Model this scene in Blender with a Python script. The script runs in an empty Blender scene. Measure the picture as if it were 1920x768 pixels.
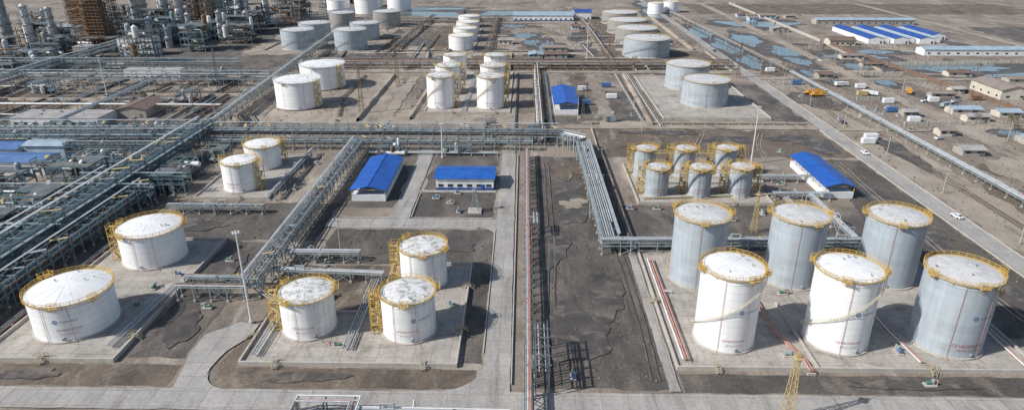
import bpy, math, random
from mathutils import Vector
random.seed(7)
R_=random.random
def U(a,b): return random.uniform(a,b)
sc=bpy.context.scene
COL=sc.collection
rad=math.radians

# ------------------------------------------------------------------ materials
def ramp(nt,stops):
    r=nt.nodes.new("ShaderNodeValToRGB")
    el=r.color_ramp.elements
    while len(el)<len(stops): el.new(.5)
    for e,(p,c) in zip(el,stops):
        e.position=p; e.color=(c[0],c[1],c[2],1)
    return r
def M(name,stops,scale=(1,1,1),rough=.8,metal=0.,detail=6,bump=0.,nr=.6,fine=0.,spec=.4,dist=0.,over=(),joint=0):
    """noise mottled material; stops = colour or list of (pos,colour); over = extra stain layers"""
    m=bpy.data.materials.new(name); m.use_nodes=True
    nt=m.node_tree; b=nt.nodes["Principled BSDF"]
    b.inputs["Roughness"].default_value=rough; b.inputs["Metallic"].default_value=metal
    b.inputs["Specular IOR Level"].default_value=spec
    if not isinstance(stops,list):
        c=stops; stops=[(.3,tuple(v*.82 for v in c)),(.7,tuple(min(1,v*1.12) for v in c))]
    if not isinstance(scale,tuple): scale=(scale,)*3
    tc=nt.nodes.new("ShaderNodeTexCoord"); oi=nt.nodes.new("ShaderNodeObjectInfo")
    ad=nt.nodes.new("ShaderNodeVectorMath"); ad.operation='ADD'
    nt.links.new(tc.outputs["Object"],ad.inputs[0]); nt.links.new(oi.outputs["Location"],ad.inputs[1])
    def noise(scale,det,rg,ds=0.,off=0.):
        mp=nt.nodes.new("ShaderNodeMapping"); mp.inputs["Scale"].default_value=scale; mp.inputs["Location"].default_value=(off,off*1.7,0)
        nt.links.new(ad.outputs[0],mp.inputs[0])
        n=nt.nodes.new("ShaderNodeTexNoise"); n.inputs["Scale"].default_value=1
        n.inputs["Detail"].default_value=det; n.inputs["Roughness"].default_value=rg; n.inputs["Distortion"].default_value=ds
        nt.links.new(mp.outputs[0],n.inputs["Vector"]); return n
    def mult(out,other):
        mx=nt.nodes.new("ShaderNodeMix"); mx.data_type='RGBA'; mx.blend_type='MULTIPLY'; mx.inputs[0].default_value=1
        nt.links.new(out,mx.inputs[6]); nt.links.new(other,mx.inputs[7]); return mx.outputs[2]
    n=noise(scale,detail,nr,dist)
    r=ramp(nt,stops); nt.links.new(n.outputs[0],r.inputs[0])
    out=r.outputs[0]
    for k,(col,sc_,lo,hi,amt) in enumerate(over):
        if not isinstance(sc_,tuple): sc_=(sc_,)*3
        n3=noise(sc_,10,.68,.6,13.3*(k+1))
        r3=ramp(nt,[(lo,(0,0,0)),(hi,(amt,)*3)]); nt.links.new(n3.outputs[0],r3.inputs[0])
        mx=nt.nodes.new("ShaderNodeMix"); mx.data_type='RGBA'
        nt.links.new(r3.outputs[0],mx.inputs[0]); nt.links.new(out,mx.inputs[6]); mx.inputs[7].default_value=(*col,1); out=mx.outputs[2]
    if joint:
        br=nt.nodes.new("ShaderNodeTexBrick"); br.offset=0.; br.inputs["Scale"].default_value=1.
        br.inputs["Color1"].default_value=(1,1,1,1); br.inputs["Color2"].default_value=(.88,.88,.88,1); br.inputs["Mortar"].default_value=(.62,.6,.58,1)
        br.inputs["Mortar Size"].default_value=.07; br.inputs["Brick Width"].default_value=joint; br.inputs["Row Height"].default_value=joint*.9
        nt.links.new(ad.outputs[0],br.inputs["Vector"]); out=mult(out,br.outputs["Color"])
    if fine>0:
        n2=noise((1.3,1.3,1.3),8,.75)
        r2=ramp(nt,[(.3,(1-fine,)*3),(.7,(1+fine*.6,)*3)]); nt.links.new(n2.outputs[0],r2.inputs[0])
        out=mult(out,r2.outputs[0])
    nt.links.new(out,b.inputs["Base Color"])
    if bump>0:
        bp=nt.nodes.new("ShaderNodeBump"); bp.inputs["Strength"].default_value=bump; bp.inputs["Distance"].default_value=.3
        nt.links.new(n.outputs[0],bp.inputs["Height"]); nt.links.new(bp.outputs[0],b.inputs["Normal"])
    return m
def math_node(nt,op,a,b=None,c=None):
    n=nt.nodes.new("ShaderNodeMath"); n.operation=op
    for i,x in enumerate((a,b,c)):
        if x is None: continue
        if isinstance(x,(int,float)): n.inputs[i].default_value=x
        else: nt.links.new(x,n.inputs[i])
    return n.outputs[0]
def shell_mat(name,c,band=.06,streak=.2,rust=.5,course=1.9,seam=.75):
    m=bpy.data.materials.new(name); m.use_nodes=True
    nt=m.node_tree; b=nt.nodes["Principled BSDF"]; b.inputs["Roughness"].default_value=.5
    tc=nt.nodes.new("ShaderNodeTexCoord"); oi=nt.nodes.new("ShaderNodeObjectInfo")
    ad=nt.nodes.new("ShaderNodeVectorMath"); ad.operation='ADD'
    nt.links.new(tc.outputs["Object"],ad.inputs[0]); nt.links.new(oi.outputs["Location"],ad.inputs[1])
    sx=nt.nodes.new("ShaderNodeSeparateXYZ"); nt.links.new(tc.outputs["Object"],sx.inputs[0])
    zc=math_node(nt,'DIVIDE',sx.outputs[2],course)
    fl=math_node(nt,'FLOOR',zc)
    fr=math_node(nt,'FRACT',zc)
    ang=math_node(nt,'ARCTAN2',sx.outputs[1],sx.outputs[0])
    plate=math_node(nt,'FLOOR',math_node(nt,'ADD',math_node(nt,'MULTIPLY',ang,1.9),math_node(nt,'MULTIPLY',fl,.43)))
    wn=nt.nodes.new("ShaderNodeTexWhiteNoise"); wn.noise_dimensions='2D'
    cx=nt.nodes.new("ShaderNodeCombineXYZ"); nt.links.new(fl,cx.inputs[0]); nt.links.new(plate,cx.inputs[1]); nt.links.new(cx.outputs[0],wn.inputs["Vector"])
    wn2=nt.nodes.new("ShaderNodeTexWhiteNoise"); wn2.noise_dimensions='1D'; nt.links.new(fl,wn2.inputs["W"])
    vb=math_node(nt,'MULTIPLY_ADD',wn.outputs[0],band,1-band*1.2)
    vb=math_node(nt,'MULTIPLY_ADD',wn2.outputs[0],band,vb)
    line=math_node(nt,'LESS_THAN',fr,.05)
    vb=math_node(nt,'MULTIPLY',vb,math_node(nt,'SUBTRACT',1,math_node(nt,'MULTIPLY',line,1-seam)))
    def noise(scale,det,rg=.6):
        mp=nt.nodes.new("ShaderNodeMapping"); mp.inputs["Scale"].default_value=scale
        nt.links.new(ad.outputs[0],mp.inputs[0])
        n=nt.nodes.new("ShaderNodeTexNoise"); n.inputs["Scale"].default_value=1; n.inputs["Detail"].default_value=det; n.inputs["Roughness"].default_value=rg
        nt.links.new(mp.outputs[0],n.inputs["Vector"]); return n.outputs[0]
    s=noise((1.1,1.1,.07),6)
    r=ramp(nt,[(.35,(1-streak,)*3),(.6,(1.,)*3)]); nt.links.new(s,r.inputs[0])
    mx=nt.nodes.new("ShaderNodeMix"); mx.data_type='RGBA'; mx.blend_type='MULTIPLY'; mx.inputs[0].default_value=1
    mx.inputs[6].default_value=(*c,1); nt.links.new(r.outputs[0],mx.inputs[7])
    mv=nt.nodes.new("ShaderNodeVectorMath"); mv.operation='SCALE'; nt.links.new(mx.outputs[2],mv.inputs[0]); nt.links.new(vb,mv.inputs["Scale"])
    rs=noise((.5,.5,.3),8,.75)
    rr=ramp(nt,[(.60,(0,0,0)),(.74,(1,1,1))]); nt.links.new(rs,rr.inputs[0])
    fac=math_node(nt,'MULTIPLY',rr.outputs[0],rust)
    m2=nt.nodes.new("ShaderNodeMix"); m2.data_type='RGBA'; nt.links.new(fac,m2.inputs[0]); nt.links.new(mv.outputs[0],m2.inputs[6])
    m2.inputs[7].default_value=(c[0]*.55+.03,c[1]*.5,c[2]*.43,1)
    nt.links.new(m2.outputs[2],b.inputs["Base Color"])
    return m
def ribbed(name,c,axis=0,freq=3.,rough=.45):
    m=M(name,[(.3,tuple(v*.8 for v in c)),(.7,tuple(v*1.15+.01 for v in c))],.25,rough=rough,over=[((.3,.28,.25),.4,.55,.8,.25)])
    nt=m.node_tree; b=nt.nodes["Principled BSDF"]
    tc=nt.nodes.new("ShaderNodeTexCoord"); w=nt.nodes.new("ShaderNodeTexWave"); w.bands_direction='X' if axis==0 else 'Y'
    w.inputs["Scale"].default_value=freq; nt.links.new(tc.outputs["Object"],w.inputs[0])
    bp=nt.nodes.new("ShaderNodeBump"); bp.inputs["Strength"].default_value=.5; bp.inputs["Distance"].default_value=.06
    nt.links.new(w.outputs[1],bp.inputs["Height"]); nt.links.new(bp.outputs[0],b.inputs["Normal"])
    return m
dust=(.30,.25,.20); wet=(.05,.044,.04)
m_ground=M("dry_ground",[(.28,(.11,.09,.07)),(.42,(.20,.165,.132)),(.55,(.28,.235,.19)),(.72,(.39,.335,.275))],(.021,.016,.02),rough=.95,detail=12,nr=.7,bump=.3,fine=.4,dist=.8,
    over=[(wet,(.03,.012,.02),.56,.7,.7),((.46,.40,.33),(.09,.02,.05),.55,.67,.75),((.10,.082,.065),(.25,.06,.1),.55,.67,.6)])
m_soil=M("dark_gravel",[(.3,(.055,.05,.045)),(.5,(.098,.087,.076)),(.68,(.165,.143,.12))],(.06,.045,.05),rough=.95,detail=12,nr=.72,bump=.4,fine=.5,over=[(dust,(.10,.035,.05),.50,.70,.55),(wet,(.2,.08,.1),.56,.68,.6)])
m_soil2=M("asphalt_apron",[(.3,(.065,.06,.054)),(.55,(.115,.102,.09)),(.75,(.20,.172,.142))],(.05,.03,.05),rough=.9,detail=12,nr=.7,fine=.45,over=[(dust,(.08,.05,.05),.48,.68,.7),(wet,(.25,.1,.1),.56,.66,.6)])
m_brown=M("brown_soil",[(.3,(.095,.075,.058)),(.55,(.165,.13,.10)),(.75,(.25,.205,.16))],(.07,.05,.05),rough=.95,detail=12,nr=.7,bump=.4,fine=.45,over=[(wet,(.06,.04,.05),.54,.66,.7),((.33,.28,.22),(.15,.05,.1),.54,.66,.65)])
m_tan=M("pale_dirt",[(.3,(.22,.182,.145)),(.5,(.33,.28,.225)),(.7,(.43,.375,.31))],(.05,.04,.05),rough=.95,detail=12,nr=.7,bump=.3,fine=.35,over=[((.11,.088,.07),(.09,.05,.05),.54,.68,.7)])
m_path=M("concrete_road",[(.3,(.28,.262,.24)),(.5,(.375,.355,.325)),(.72,(.45,.425,.39))],(.12,.05,.1),rough=.9,detail=10,nr=.7,fine=.25,joint=6.,over=[((.18,.16,.14),(.3,.04,.1),.53,.7,.65),((.47,.44,.39),(.05,.3,.1),.55,.7,.5)])
m_pad=M("concrete_pad",[(.28,(.28,.252,.218)),(.5,(.41,.375,.33)),(.72,(.49,.455,.405))],(.13,.13,.1),rough=.9,detail=10,nr=.7,fine=.25,joint=4.5,over=[((.15,.13,.11),.12,.54,.7,.7),((.23,.19,.15),(.5,.08,.1),.56,.7,.6)])
m_bund=M("concrete_wall",(.45,.415,.365),.3,rough=.9,fine=.2)
m_water=M("puddle_water",[(.3,(.10,.145,.165)),(.7,(.16,.21,.235))],.05,rough=.12,spec=.8)
m_damp=M("damp_soil",[(.3,(.05,.045,.04)),(.7,(.11,.095,.082))],.12,rough=.5,detail=8,over=[((.18,.15,.125),.15,.50,.62,.9)])
m_white=shell_mat("white_tank_paint",(.84,.84,.83),.05,.08,.4)
m_whited=shell_mat("stained_white_tank_paint",(.82,.82,.805),.06,.18,.8,1.5)
m_grey=shell_mat("grey_tank_paint",(.385,.43,.465),.10,.14,.3,1.9,.9)
m_grey2=shell_mat("galvanised_tank_paint",(.40,.445,.47),.14,.20,.5,1.6,.85)
m_brt=shell_mat("weathered_tank_paint",(.33,.315,.29),.12,.25,.6,1.8,.85)
m_roofw=M("white_roof_paint",[(.3,(.58,.57,.54)),(.45,(.73,.725,.705)),(.7,(.81,.805,.79))],.35,rough=.6,detail=9,nr=.7)
m_roofd=M("dirty_roof_paint",[(.36,(.24,.23,.21)),(.45,(.48,.47,.44)),(.54,(.70,.69,.67))],.5,rough=.6,detail=10,nr=.75)
m_roofg=M("grey_roof_paint",[(.3,(.42,.41,.39)),(.55,(.57,.56,.545)),(.75,(.66,.65,.635))],.4,rough=.6,detail=9,nr=.7)
m_yel=M("yellow_paint",[(.3,(.48,.29,.05)),(.7,(.66,.43,.09))],.8,rough=.6)
m_oldyel=M("faded_yellow_paint",[(.3,(.38,.29,.14)),(.7,(.55,.43,.21))],.8,rough=.7)
m_cream=M("cream_stair_paint",[(.3,(.52,.47,.36)),(.7,(.66,.61,.48))],.8,rough=.7)
m_red=M("red_paint",[(.3,(.32,.05,.035)),(.7,(.45,.09,.06))],.5,rough=.5)
m_pink=M("faded_red_paint",[(.3,(.38,.16,.12)),(.7,(.54,.30,.25))],.5,rough=.6)
m_green=M("green_paint",(.08,.2,.14),.5,rough=.5)
m_pblue=M("blue_pipe_paint",(.08,.16,.32),.5,rough=.5)
m_steel=M("painted_steel",[(.3,(.195,.23,.24)),(.7,(.345,.39,.395))],.3,rough=.6)
m_dsteel=M("dark_steel",[(.3,(.075,.088,.095)),(.7,(.17,.185,.19))],.3,rough=.7)
m_bsteel=M("blue_grey_steel",[(.3,(.09,.15,.175)),(.7,(.18,.26,.285))],.3,rough=.6)
m_rust=M("rusty_steel",[(.3,(.10,.06,.035)),(.55,(.21,.13,.08)),(.75,(.32,.22,.15))],.5,rough=.85,detail=8)
m_alu=M("aluminium_cladding",[(.3,(.40,.415,.425)),(.7,(.64,.655,.665))],(.4,.4,.4),rough=.4,metal=.4)
m_tray=M("cable_tray_cover",[(.3,(.31,.33,.335)),(.7,(.49,.51,.515))],.3,rough=.5,metal=.2)
m_pipew=M("white_pipe_paint",(.64,.63,.61),.4,rough=.5)
m_black=M("dark_insulation",(.07,.065,.06),.5,rough=.7)
m_wall=M("white_cladding",(.72,.725,.72),.25,rough=.6,fine=.08)
m_wallc=M("cream_wall",(.55,.50,.42),.2,rough=.85,fine=.12)
m_walld=M("weathered_plaster_wall",(.37,.34,.295),.2,rough=.9,fine=.2)
m_wallb=M("light_blue_cladding",(.40,.49,.58),.2,rough=.6)
m_blue=ribbed("blue_roof_sheet",(.012,.095,.40),0,2.2)
m_blue2=ribbed("blue_roof_sheet_cross",(.015,.11,.42),0,2.2)
m_dblue=ribbed("deep_blue_roof_sheet",(.02,.075,.30),0,1.2)
m_lblue=ribbed("faded_blue_roof_sheet",(.09,.18,.37),0,1.2)
m_pbl=ribbed("pale_blue_roof_sheet",(.33,.41,.47),0,1.)
m_brownroof=ribbed("brown_roof_sheet",(.19,.125,.095),0,1.5)
m_dustroof=ribbed("dusty_brown_roof_sheet",(.28,.225,.185),0,1.5)
m_greyroof=M("grey_flat_roof",[(.3,(.24,.23,.22)),(.7,(.42,.395,.37))],.2,rough=.85,detail=9)
m_glass=M("window_glass",(.03,.045,.06),.5,rough=.12,spec=.8)
m_logo=M("logo_blue",(.05,.16,.38),1,rough=.5)
m_ink=M("lettering_dark_blue",(.16,.19,.26),1,rough=.5)
m_redink=M("lettering_red",(.52,.20,.18),1,rough=.5)
m_redink2=M("lettering_strong_red",(.42,.07,.06),1,rough=.5)
m_tyre=M("tyre_rubber",(.02,.02,.02),3,rough=.9)
m_carw=M("white_car_paint",(.8,.8,.8),1,rough=.25)
m_card=M("dark_car_paint",(.06,.07,.09),1,rough=.25)
m_orange=M("orange_machine_paint",(.62,.30,.03),1,rough=.45)
m_bark=M("bare_bark",(.13,.10,.075),2,rough=.95)
m_twig=M("dry_twigs",[(.3,(.11,.085,.06)),(.7,(.20,.16,.11))],1.5,rough=.95)
m_scrub=M("dry_scrub",[(.3,(.07,.055,.04)),(.7,(.17,.135,.09))],.5,rough=.95)
m_rubble=M("rubble",[(.3,(.14,.125,.11)),(.7,(.42,.39,.35))],.4,rough=.95)

# ------------------------------------------------------------------ mesh builder
class MB:
    def __init__(s): s.v=[];s.f=[];s.m=[];s.s=[];s.mats=[]
    def mi(s,m):
        if m not in s.mats: s.mats.append(m)
        return s.mats.index(m)
    def add(s,vs,fs,m,smooth=False):
        o=len(s.v); s.v+=vs; k=s.mi(m)
        for f in fs: s.f.append([i+o for i in f]); s.m.append(k); s.s.append(smooth)
    def box(s,x0,y0,z0,x1,y1,z1,m):
        s.add([(x0,y0,z0),(x1,y0,z0),(x1,y1,z0),(x0,y1,z0),(x0,y0,z1),(x1,y0,z1),(x1,y1,z1),(x0,y1,z1)],
              [(0,3,2,1),(4,5,6,7),(0,1,5,4),(1,2,6,5),(2,3,7,6),(3,0,4,7)],m)
    def beam(s,p,q,w,m,h=None):
        h=h or w
        w*=U(.98,1.03); h*=U(.98,1.03)
        p=Vector(p);q=Vector(q);d=(q-p)
        if d.length<1e-6: return
        d.normalize()
        up=Vector((0,0,1)) if abs(d.z)<.95 else Vector((0,1,0))
        a=d.cross(up).normalized(); b=a.cross(d).normalized()
        a*=w/2;b*=h/2
        vs=[tuple(p+i*a+j*b) for i,j in((-1,-1),(1,-1),(1,1),(-1,1))]+[tuple(q+i*a+j*b) for i,j in((-1,-1),(1,-1),(1,1),(-1,1))]
        s.add(vs,[(0,1,2,3),(7,6,5,4),(4,5,1,0),(5,6,2,1),(6,7,3,2),(7,4,0,3)],m)
    def cyl(s,p,q,r,m,n=8,r2=None,cap=True):
        r2=r if r2 is None else r2
        p=Vector(p);q=Vector(q);d=(q-p)
        if d.length<1e-6: return
        d.normalize()
        up=Vector((0,0,1)) if abs(d.z)<.95 else Vector((0,1,0))
        a=d.cross(up).normalized(); b=d.cross(a).normalized()
        vs=[]
        for c,rr in((p,r),(q,r2)):
            for i in range(n):
                t=2*math.pi*i/n; vs.append(tuple(c+a*rr*math.cos(t)+b*rr*math.sin(t)))
        s.add(vs,[(i,(i+1)%n,n+(i+1)%n,n+i) for i in range(n)],m,True)
        if cap: s.add(vs,[tuple(range(n-1,-1,-1)),tuple(range(n,2*n))],m)
    def tube(s,pts,r,m,n=8):
        for a,b in zip(pts[:-1],pts[1:]): s.cyl(a,b,r,m,n)
    def ring(s,cx,cy,z,Ri,Ro,h,m,n=48,a0=0,a1=2*math.pi):
        full=abs(a1-a0)>6.28
        k=n if full else n+1
        vs=[]
        for i in range(k):
            t=a0+(a1-a0)*i/n; c,sn=math.cos(t),math.sin(t)
            vs+=[(cx+Ri*c,cy+Ri*sn,z),(cx+Ro*c,cy+Ro*sn,z),(cx+Ro*c,cy+Ro*sn,z+h),(cx+Ri*c,cy+Ri*sn,z+h)]
        fs=[]
        for i in range(n):
            j=(i+1)%k
            for e in range(4):
                fs.append((i*4+e,j*4+e,j*4+(e+1)%4,i*4+(e+1)%4))
        s.add(vs,fs,m)
    def obj(s,name,parent=None,loc=(0,0,0),**kw):
        me=bpy.data.meshes.new(name); me.from_pydata(s.v,[],s.f)
        for m in s.mats: me.materials.append(m)
        me.polygons.foreach_set("material_index",s.m); me.polygons.foreach_set("use_smooth",s.s)
        me.update()
        o=bpy.data.objects.new(name,me); COL.objects.link(o); o.location=loc
        if parent is not None: o.parent=parent
        for k,v in kw.items(): o[k]=v
        return o
def thing(name,loc,label,category,group=None):
    e=bpy.data.objects.new(name,None); e.empty_display_size=1; COL.objects.link(e); e.location=loc
    e["label"]=label; e["category"]=category
    if group: e["group"]=group
    return e

# ------------------------------------------------------------------ ground
PZ=[0]
def patch(name,poly,mat,z,jit=0.,step=2.5):
    PZ[0]+=1
    pts=[]
    n=len(poly)
    for i in range(n):
        a=Vector(poly[i]);b=Vector(poly[(i+1)%n]); L=(b-a).length
        k=max(1,int(L/step)) if jit>0 else 1
        nn=Vector((-(b-a).y,(b-a).x)).normalized() if L>0 else Vector((0,0))
        w1,w2=U(0,6),U(0,6)
        for j in range(k):
            s=L*j/k
            q=a+(b-a)*j/k+nn*(U(-jit,jit)*.7+jit*.9*math.sin(s*.31+w1)+jit*.5*math.sin(s*.83+w2))
            pts.append((q.x,q.y,0))
    me=bpy.data.meshes.new(name); me.from_pydata(pts,[],[list(range(len(pts)))]); me.materials.append(mat); me.update()
    if me.polygons[0].normal.z<0: me.flip_normals()
    o=bpy.data.objects.new(name,me); COL.objects.link(o); o.location.z=z+PZ[0]*.0011; o["kind"]="structure"
    return o
def rect(x0,y0,x1,y1): return [(x0,y0),(x1,y0),(x1,y1),(x0,y1)]
def blob(cx,cy,rx,ry,n=34,w=.35):
    ph=[U(0,6.28) for _ in range(4)]
    out=[]
    for i in range(n):
        t=6.283*i/n; k=1+w*(math.sin(2*t+ph[0])*.4+math.sin(3*t+ph[1])*.35+math.sin(5*t+ph[2])*.3+math.sin(8*t+ph[3])*.25)
        out.append((cx+rx*k*math.cos(t),cy+ry*k*math.sin(t)))
    return out
def strip(pts,w):
    L=[];Rr=[]
    P=[Vector(p) for p in pts]
    for i,p in enumerate(P):
        d=(P[min(i+1,len(P)-1)]-P[max(i-1,0)]).normalized(); n=Vector((-d.y,d.x))
        L.append(tuple(p+n*w/2)); Rr.append(tuple(p-n*w/2))
    return L+Rr[::-1]
patch("ground",rect(-4000,-1500,4000,7000),m_ground,0)
ZS=.01
for x0,y0,x1,y1,mt,j in((1,127,36,292,m_soil,.4),(-66,187,-11,213,m_soil,.4),(-40,223,-11,247,m_soil,.3),(-130,203.5,-70,236,m_soil,.6),(-99,137,-84,202,m_soil,.4),(-15,136,-10,213,m_soil,.3),
    (-70,232,-49,300,m_soil2,.5),(-40,250,-11,300,m_soil2,.6),(126,150,152,290,m_soil,.8),(37,197,125,236,m_soil2,.5),(37.5,126,150,133,m_soil,.2),(-200,126,-136,300,m_soil2,1),
    (50,350,70,420,m_soil2,1),(135,350,152,440,m_soil2,1),(-74,126.2,-11,133.6,m_brown,.2),(-136,126,-83,134.4,m_brown,.3),(37,293,152,336,m_brown,1.2),
    (-148,345,-82,470,m_tan,2),(-70,345,10,365,m_tan,2),(37,342,152,352,m_tan,.6),(162,150,185,460,m_tan,1),(-400,470,-165,760,m_soil2,4),(-400,300,-170,420,m_brown,4),(300,380,900,470,m_tan,8),(12,345,30,362,m_soil2,1),(30,352,42,480,m_brown,1)):
    patch("soil",rect(x0,y0,x1,y1),mt,ZS,j)
patch("soil",[(-74,133.4),(-69.6,133.4),(-69.6,158),(-41,158),(-41,186),(-69,186),(-71,152)],m_brown,ZS,.3)
for x0,y0,x1,y1 in((60,470,145,560),(-110,480,-20,560),(-40,480,60,540),(-230,540,-120,720),(70,560,130,760),(-20,565,60,640),(-100,565,-60,700),(200,480,300,540),(165,470,220,620),(-160,480,-115,545),(440,560,700,700),(200,800,600,900),(-150,720,-20,830)):
    patch("soil",rect(x0,y0,x1,y1),random.choice([m_brown,m_tan,m_soil2,m_brown]),ZS,2.5)
for i in range(26):
    x=U(-350,-165);y=U(318,440); w=U(2,9)
    patch("soil",rect(x,y,x+w,y+U(20,80)),random.choice([m_soil2,m_tan,m_brown,m_damp]),ZS,.8)
for i in range(34):
    x=U(162,380);y=U(200,640)
    patch("soil",blob(x,y,U(4,18),U(6,30)),random.choice([m_soil2,m_tan,m_brown,m_damp,m_tan]),ZS)
for i in range(30):
    x=U(-150,150);y=U(480,760)
    patch("soil",blob(x,y,U(4,14),U(6,22)),random.choice([m_soil2,m_tan,m_brown,m_damp,m_tan]),ZS)
for cx,cy,rx,ry in((172,520,9,30),(171,590,11,42),(168,660,11,38),(150,800,12,50),(160,880,15,40),(-90,790,60,25),(-20,800,40,18),(-120,840,50,16),(8,600,9,18),(0,640,12,14),(206,470,9,24),(310,500,54,18),(375,470,60,12),(260,540,25,12),(-225,330,8,5),(200,620,12,36),(240,720,40,25),(-65,520,8,12),(-10,700,16,10),(250,330,10,8),(275,300,9,12),(240,450,6,14),(20,580,8,30),(410,500,40,10),(215,560,14,26),(210,520,8,18),(350,380,30,10),(246,500,10,16),(280,560,24,10)):
    patch("soil",blob(cx,cy,rx*1.4,ry*1.3),m_damp,ZS)
    patch("water",blob(cx,cy,rx*.88,ry*.9),m_water,ZS)
for cx,cy,rx,ry in((141,313,9,14),(131,322,10,5),(139,230,8,30),(100,318,14,6),(60,308,10,3),(14,150,9,12),(20,240,8,20),(-30,200,12,6),(-52,130,10,2),(-118,215,10,6),(70,330,20,3),(176,300,6,20),(110,480,20,15),(-100,600,20,20),(60,640,20,30),(144,168,5,12),(40,560,20,8),(-60,610,18,10),(-20,560,22,8),(10,200,5,14),(24,170,6,12),(-118,130,8,2),(90,129.5,14,1.8),(-90,150,4,8),(-92,186,4,8)):
    patch("soil",blob(cx,cy,rx,ry),m_damp,ZS)
patch("soil",blob(19,237,4.5,5,30,.5),m_tan,ZS); patch("soil",blob(20,276,7,12,30,.5),m_brown,ZS)
patch("soil",blob(-86,560,14,16,30,.5),m_tan,ZS)
def tracks(pts,mat,gap=1.9,w=.45):
    for s in(-1,1):
        patch("path",strip([(x+s*gap/2,y) for x,y in pts],w),mat,ZS,.06,2)
def wob(x,y0,y1,a=2):
    ph=U(0,6); return [(x+a*math.sin(y*.03+ph)+a*.3*math.sin(y*.07+ph),y) for y in range(int(y0),int(y1),6)]
for x,y0,y1,a in((9,128,290,1),(31,130,286,.8)): tracks(wob(x,y0,y1,a),m_soil2)
for x,y0,y1,a in((138,155,290,2),(145,150,290,1.5),(174,170,440,4),(178,200,450,3),(210,220,480,6),(216,230,520,5),(245,360,600,8),(60,294,335,6),(90,294,335,8),(120,294,335,8)): tracks(wob(x,y0,y1,a),random.choice([m_tan,m_brown,m_soil2]))
# roads
patch("road",rect(-420,118.,420,125.2),m_path,.02,.12)
patch("road",[(-9.3,125.2),(-2.8,125.2),(-3.6,296),(-9.8,296)],m_path,.02,.08)
def fillet(cx,cy,r,sx,sy,n=8):
    pts=[(cx,cy)]
    for i in range(n+1):
        t=math.pi/2*i/n
        pts.append((cx+sx*r*(1-math.sin(t)),cy+sy*r*(1-math.cos(t))))
    return pts
patch("road",fillet(-9.2,125.1,11,-1,1),m_path,.02)
patch("road",[(-81,125.2),(-75,125.2),(-75.5,133),(-74.5,140),(-71,146),(-70.5,152),(-76,153),(-83,147),(-83,139)],m_path,.02,.1)
patch("road",fillet(-75.1,125.1,7,1,1),m_path,.02)
patch("road",rect(-70,214,-9.5,221.5),m_path,.02,.1)
patch("road",fillet(-9.5,214.1,7,-1,-1),m_path,.02)
patch("road",rect(-48,221.5,-41.5,300),m_path,.02,.1)
patch("road",fillet(-48,221.6,6,-1,1),m_path,.02)
patch("road",rect(-41.5,247.2,-11,249.5),m_path,.02,.05)
patch("road",[(153,60),(160,60),(160,460),(159,960),(153,960),(152.5,460)],m_path,.02,.12,10)
for x0,y0,x1,y1,j in((10,337,152.6,342,.4),(-150,322,-10,328,.4),(-78.5,328,-72,460,.6),(-10,296,-4,480,.4),(-160,474,152,480,.5),(160,455,420,462,.6),(222,200,231,900,.6),(-400,455,-165,461,.5),(-240,760,150,768,.8),(60,560,64,760,.6),(420,300,430,900,.6),(161,335,222,340,.6),(-260,316,-254,455,.5)):
    patch("road",rect(x0,y0,x1,y1),m_tan,.015,j)
patch("road",rect(34,126.,36.6,197),m_path,.015,.1)
def kerb(x0,y0,x1,y1):
    m=MB(); m.box(x0,y0,0,x1,y1,.55,m_bund); m.obj("kerb",kind="structure")
for a in((-9.9,140,-9.6,213),(-2.7,128,-2.4,294),(-66,213.5,-16,213.8),(-40,222.0,-11,222.3),(-40.9,223,-40.6,246),(152,130,152.3,336),(160.3,130,160.6,450),(-66,222.2,-49,222.5)): kerb(*a)
# compounds
def compound(x0,y0,x1,y1,h=1.0,pad=True,label="low concrete containment wall around storage tanks",mat=None):
    if pad:
        m=MB(); m.box(x0+.25,y0+.25,0,x1-.25,y1-.25,.44,mat or m_pad)
        m.obj("pavement",kind="structure")
    e=MB(); w=.22
    e.box(x0-w,y0-w,0,x1+w,y0+w,h,m_bund); e.box(x0-w,y1-w,0,x1+w,y1+w,h+.003,m_bund)
    e.box(x0-w,y0+w,0,x0+w,y1-w,h-.003,m_bund); e.box(x1-w,y0+w,0,x1+w,y1-w,h+.005,m_bund)
    return e.obj("containment_wall",label=label,category="wall",group="containment walls around the tank yards")
compound(-134.5,135,-100.3,202.5,1.2)
compound(37.5,134.5,124.5,196,1.2)
compound(-128,239,-99,291,1.1)
compound(44,237,95,281,1.1)
compound(-56,366,-8,476,1.)
compound(76,356,134,462,1.2)
compound(80,480,148,560,1.,False)
compound(-215,552,-110,640,1.2,False)
compound(-66,552,-42,680,.8,False)
m=MB(); m.box(-68.8,134.7,0,-16.2,157.5,.44,m_pad); m.box(-40,157.5,0,-16.2,186,.443,m_pad); m.obj("pavement",kind="structure")
m=MB()
for x0,y0,x1,y1,h in((-69.2,134.2,-15.8,134.7,1.2),(-16.2,134.7,-15.75,186.4,1.21),(-40.4,186,-16.2,186.5,1.2),(-40.5,158,-40,186,1.19),(-69.2,157.5,-40,158,1.2),(-69.25,134.7,-68.8,157.5,1.205)):
    m.box(x0,y0,0,x1,y1,h,m_bund)
m.obj("containment_wall",label="low concrete containment wall around three white tanks",category="wall",group="containment walls around the tank yards")
m=MB(); m.box(71,135,.2,71.5,165,1.1,m_bund); m.obj("dividing_wall",label="low concrete wall dividing the paved tank yard",category="wall")
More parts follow.
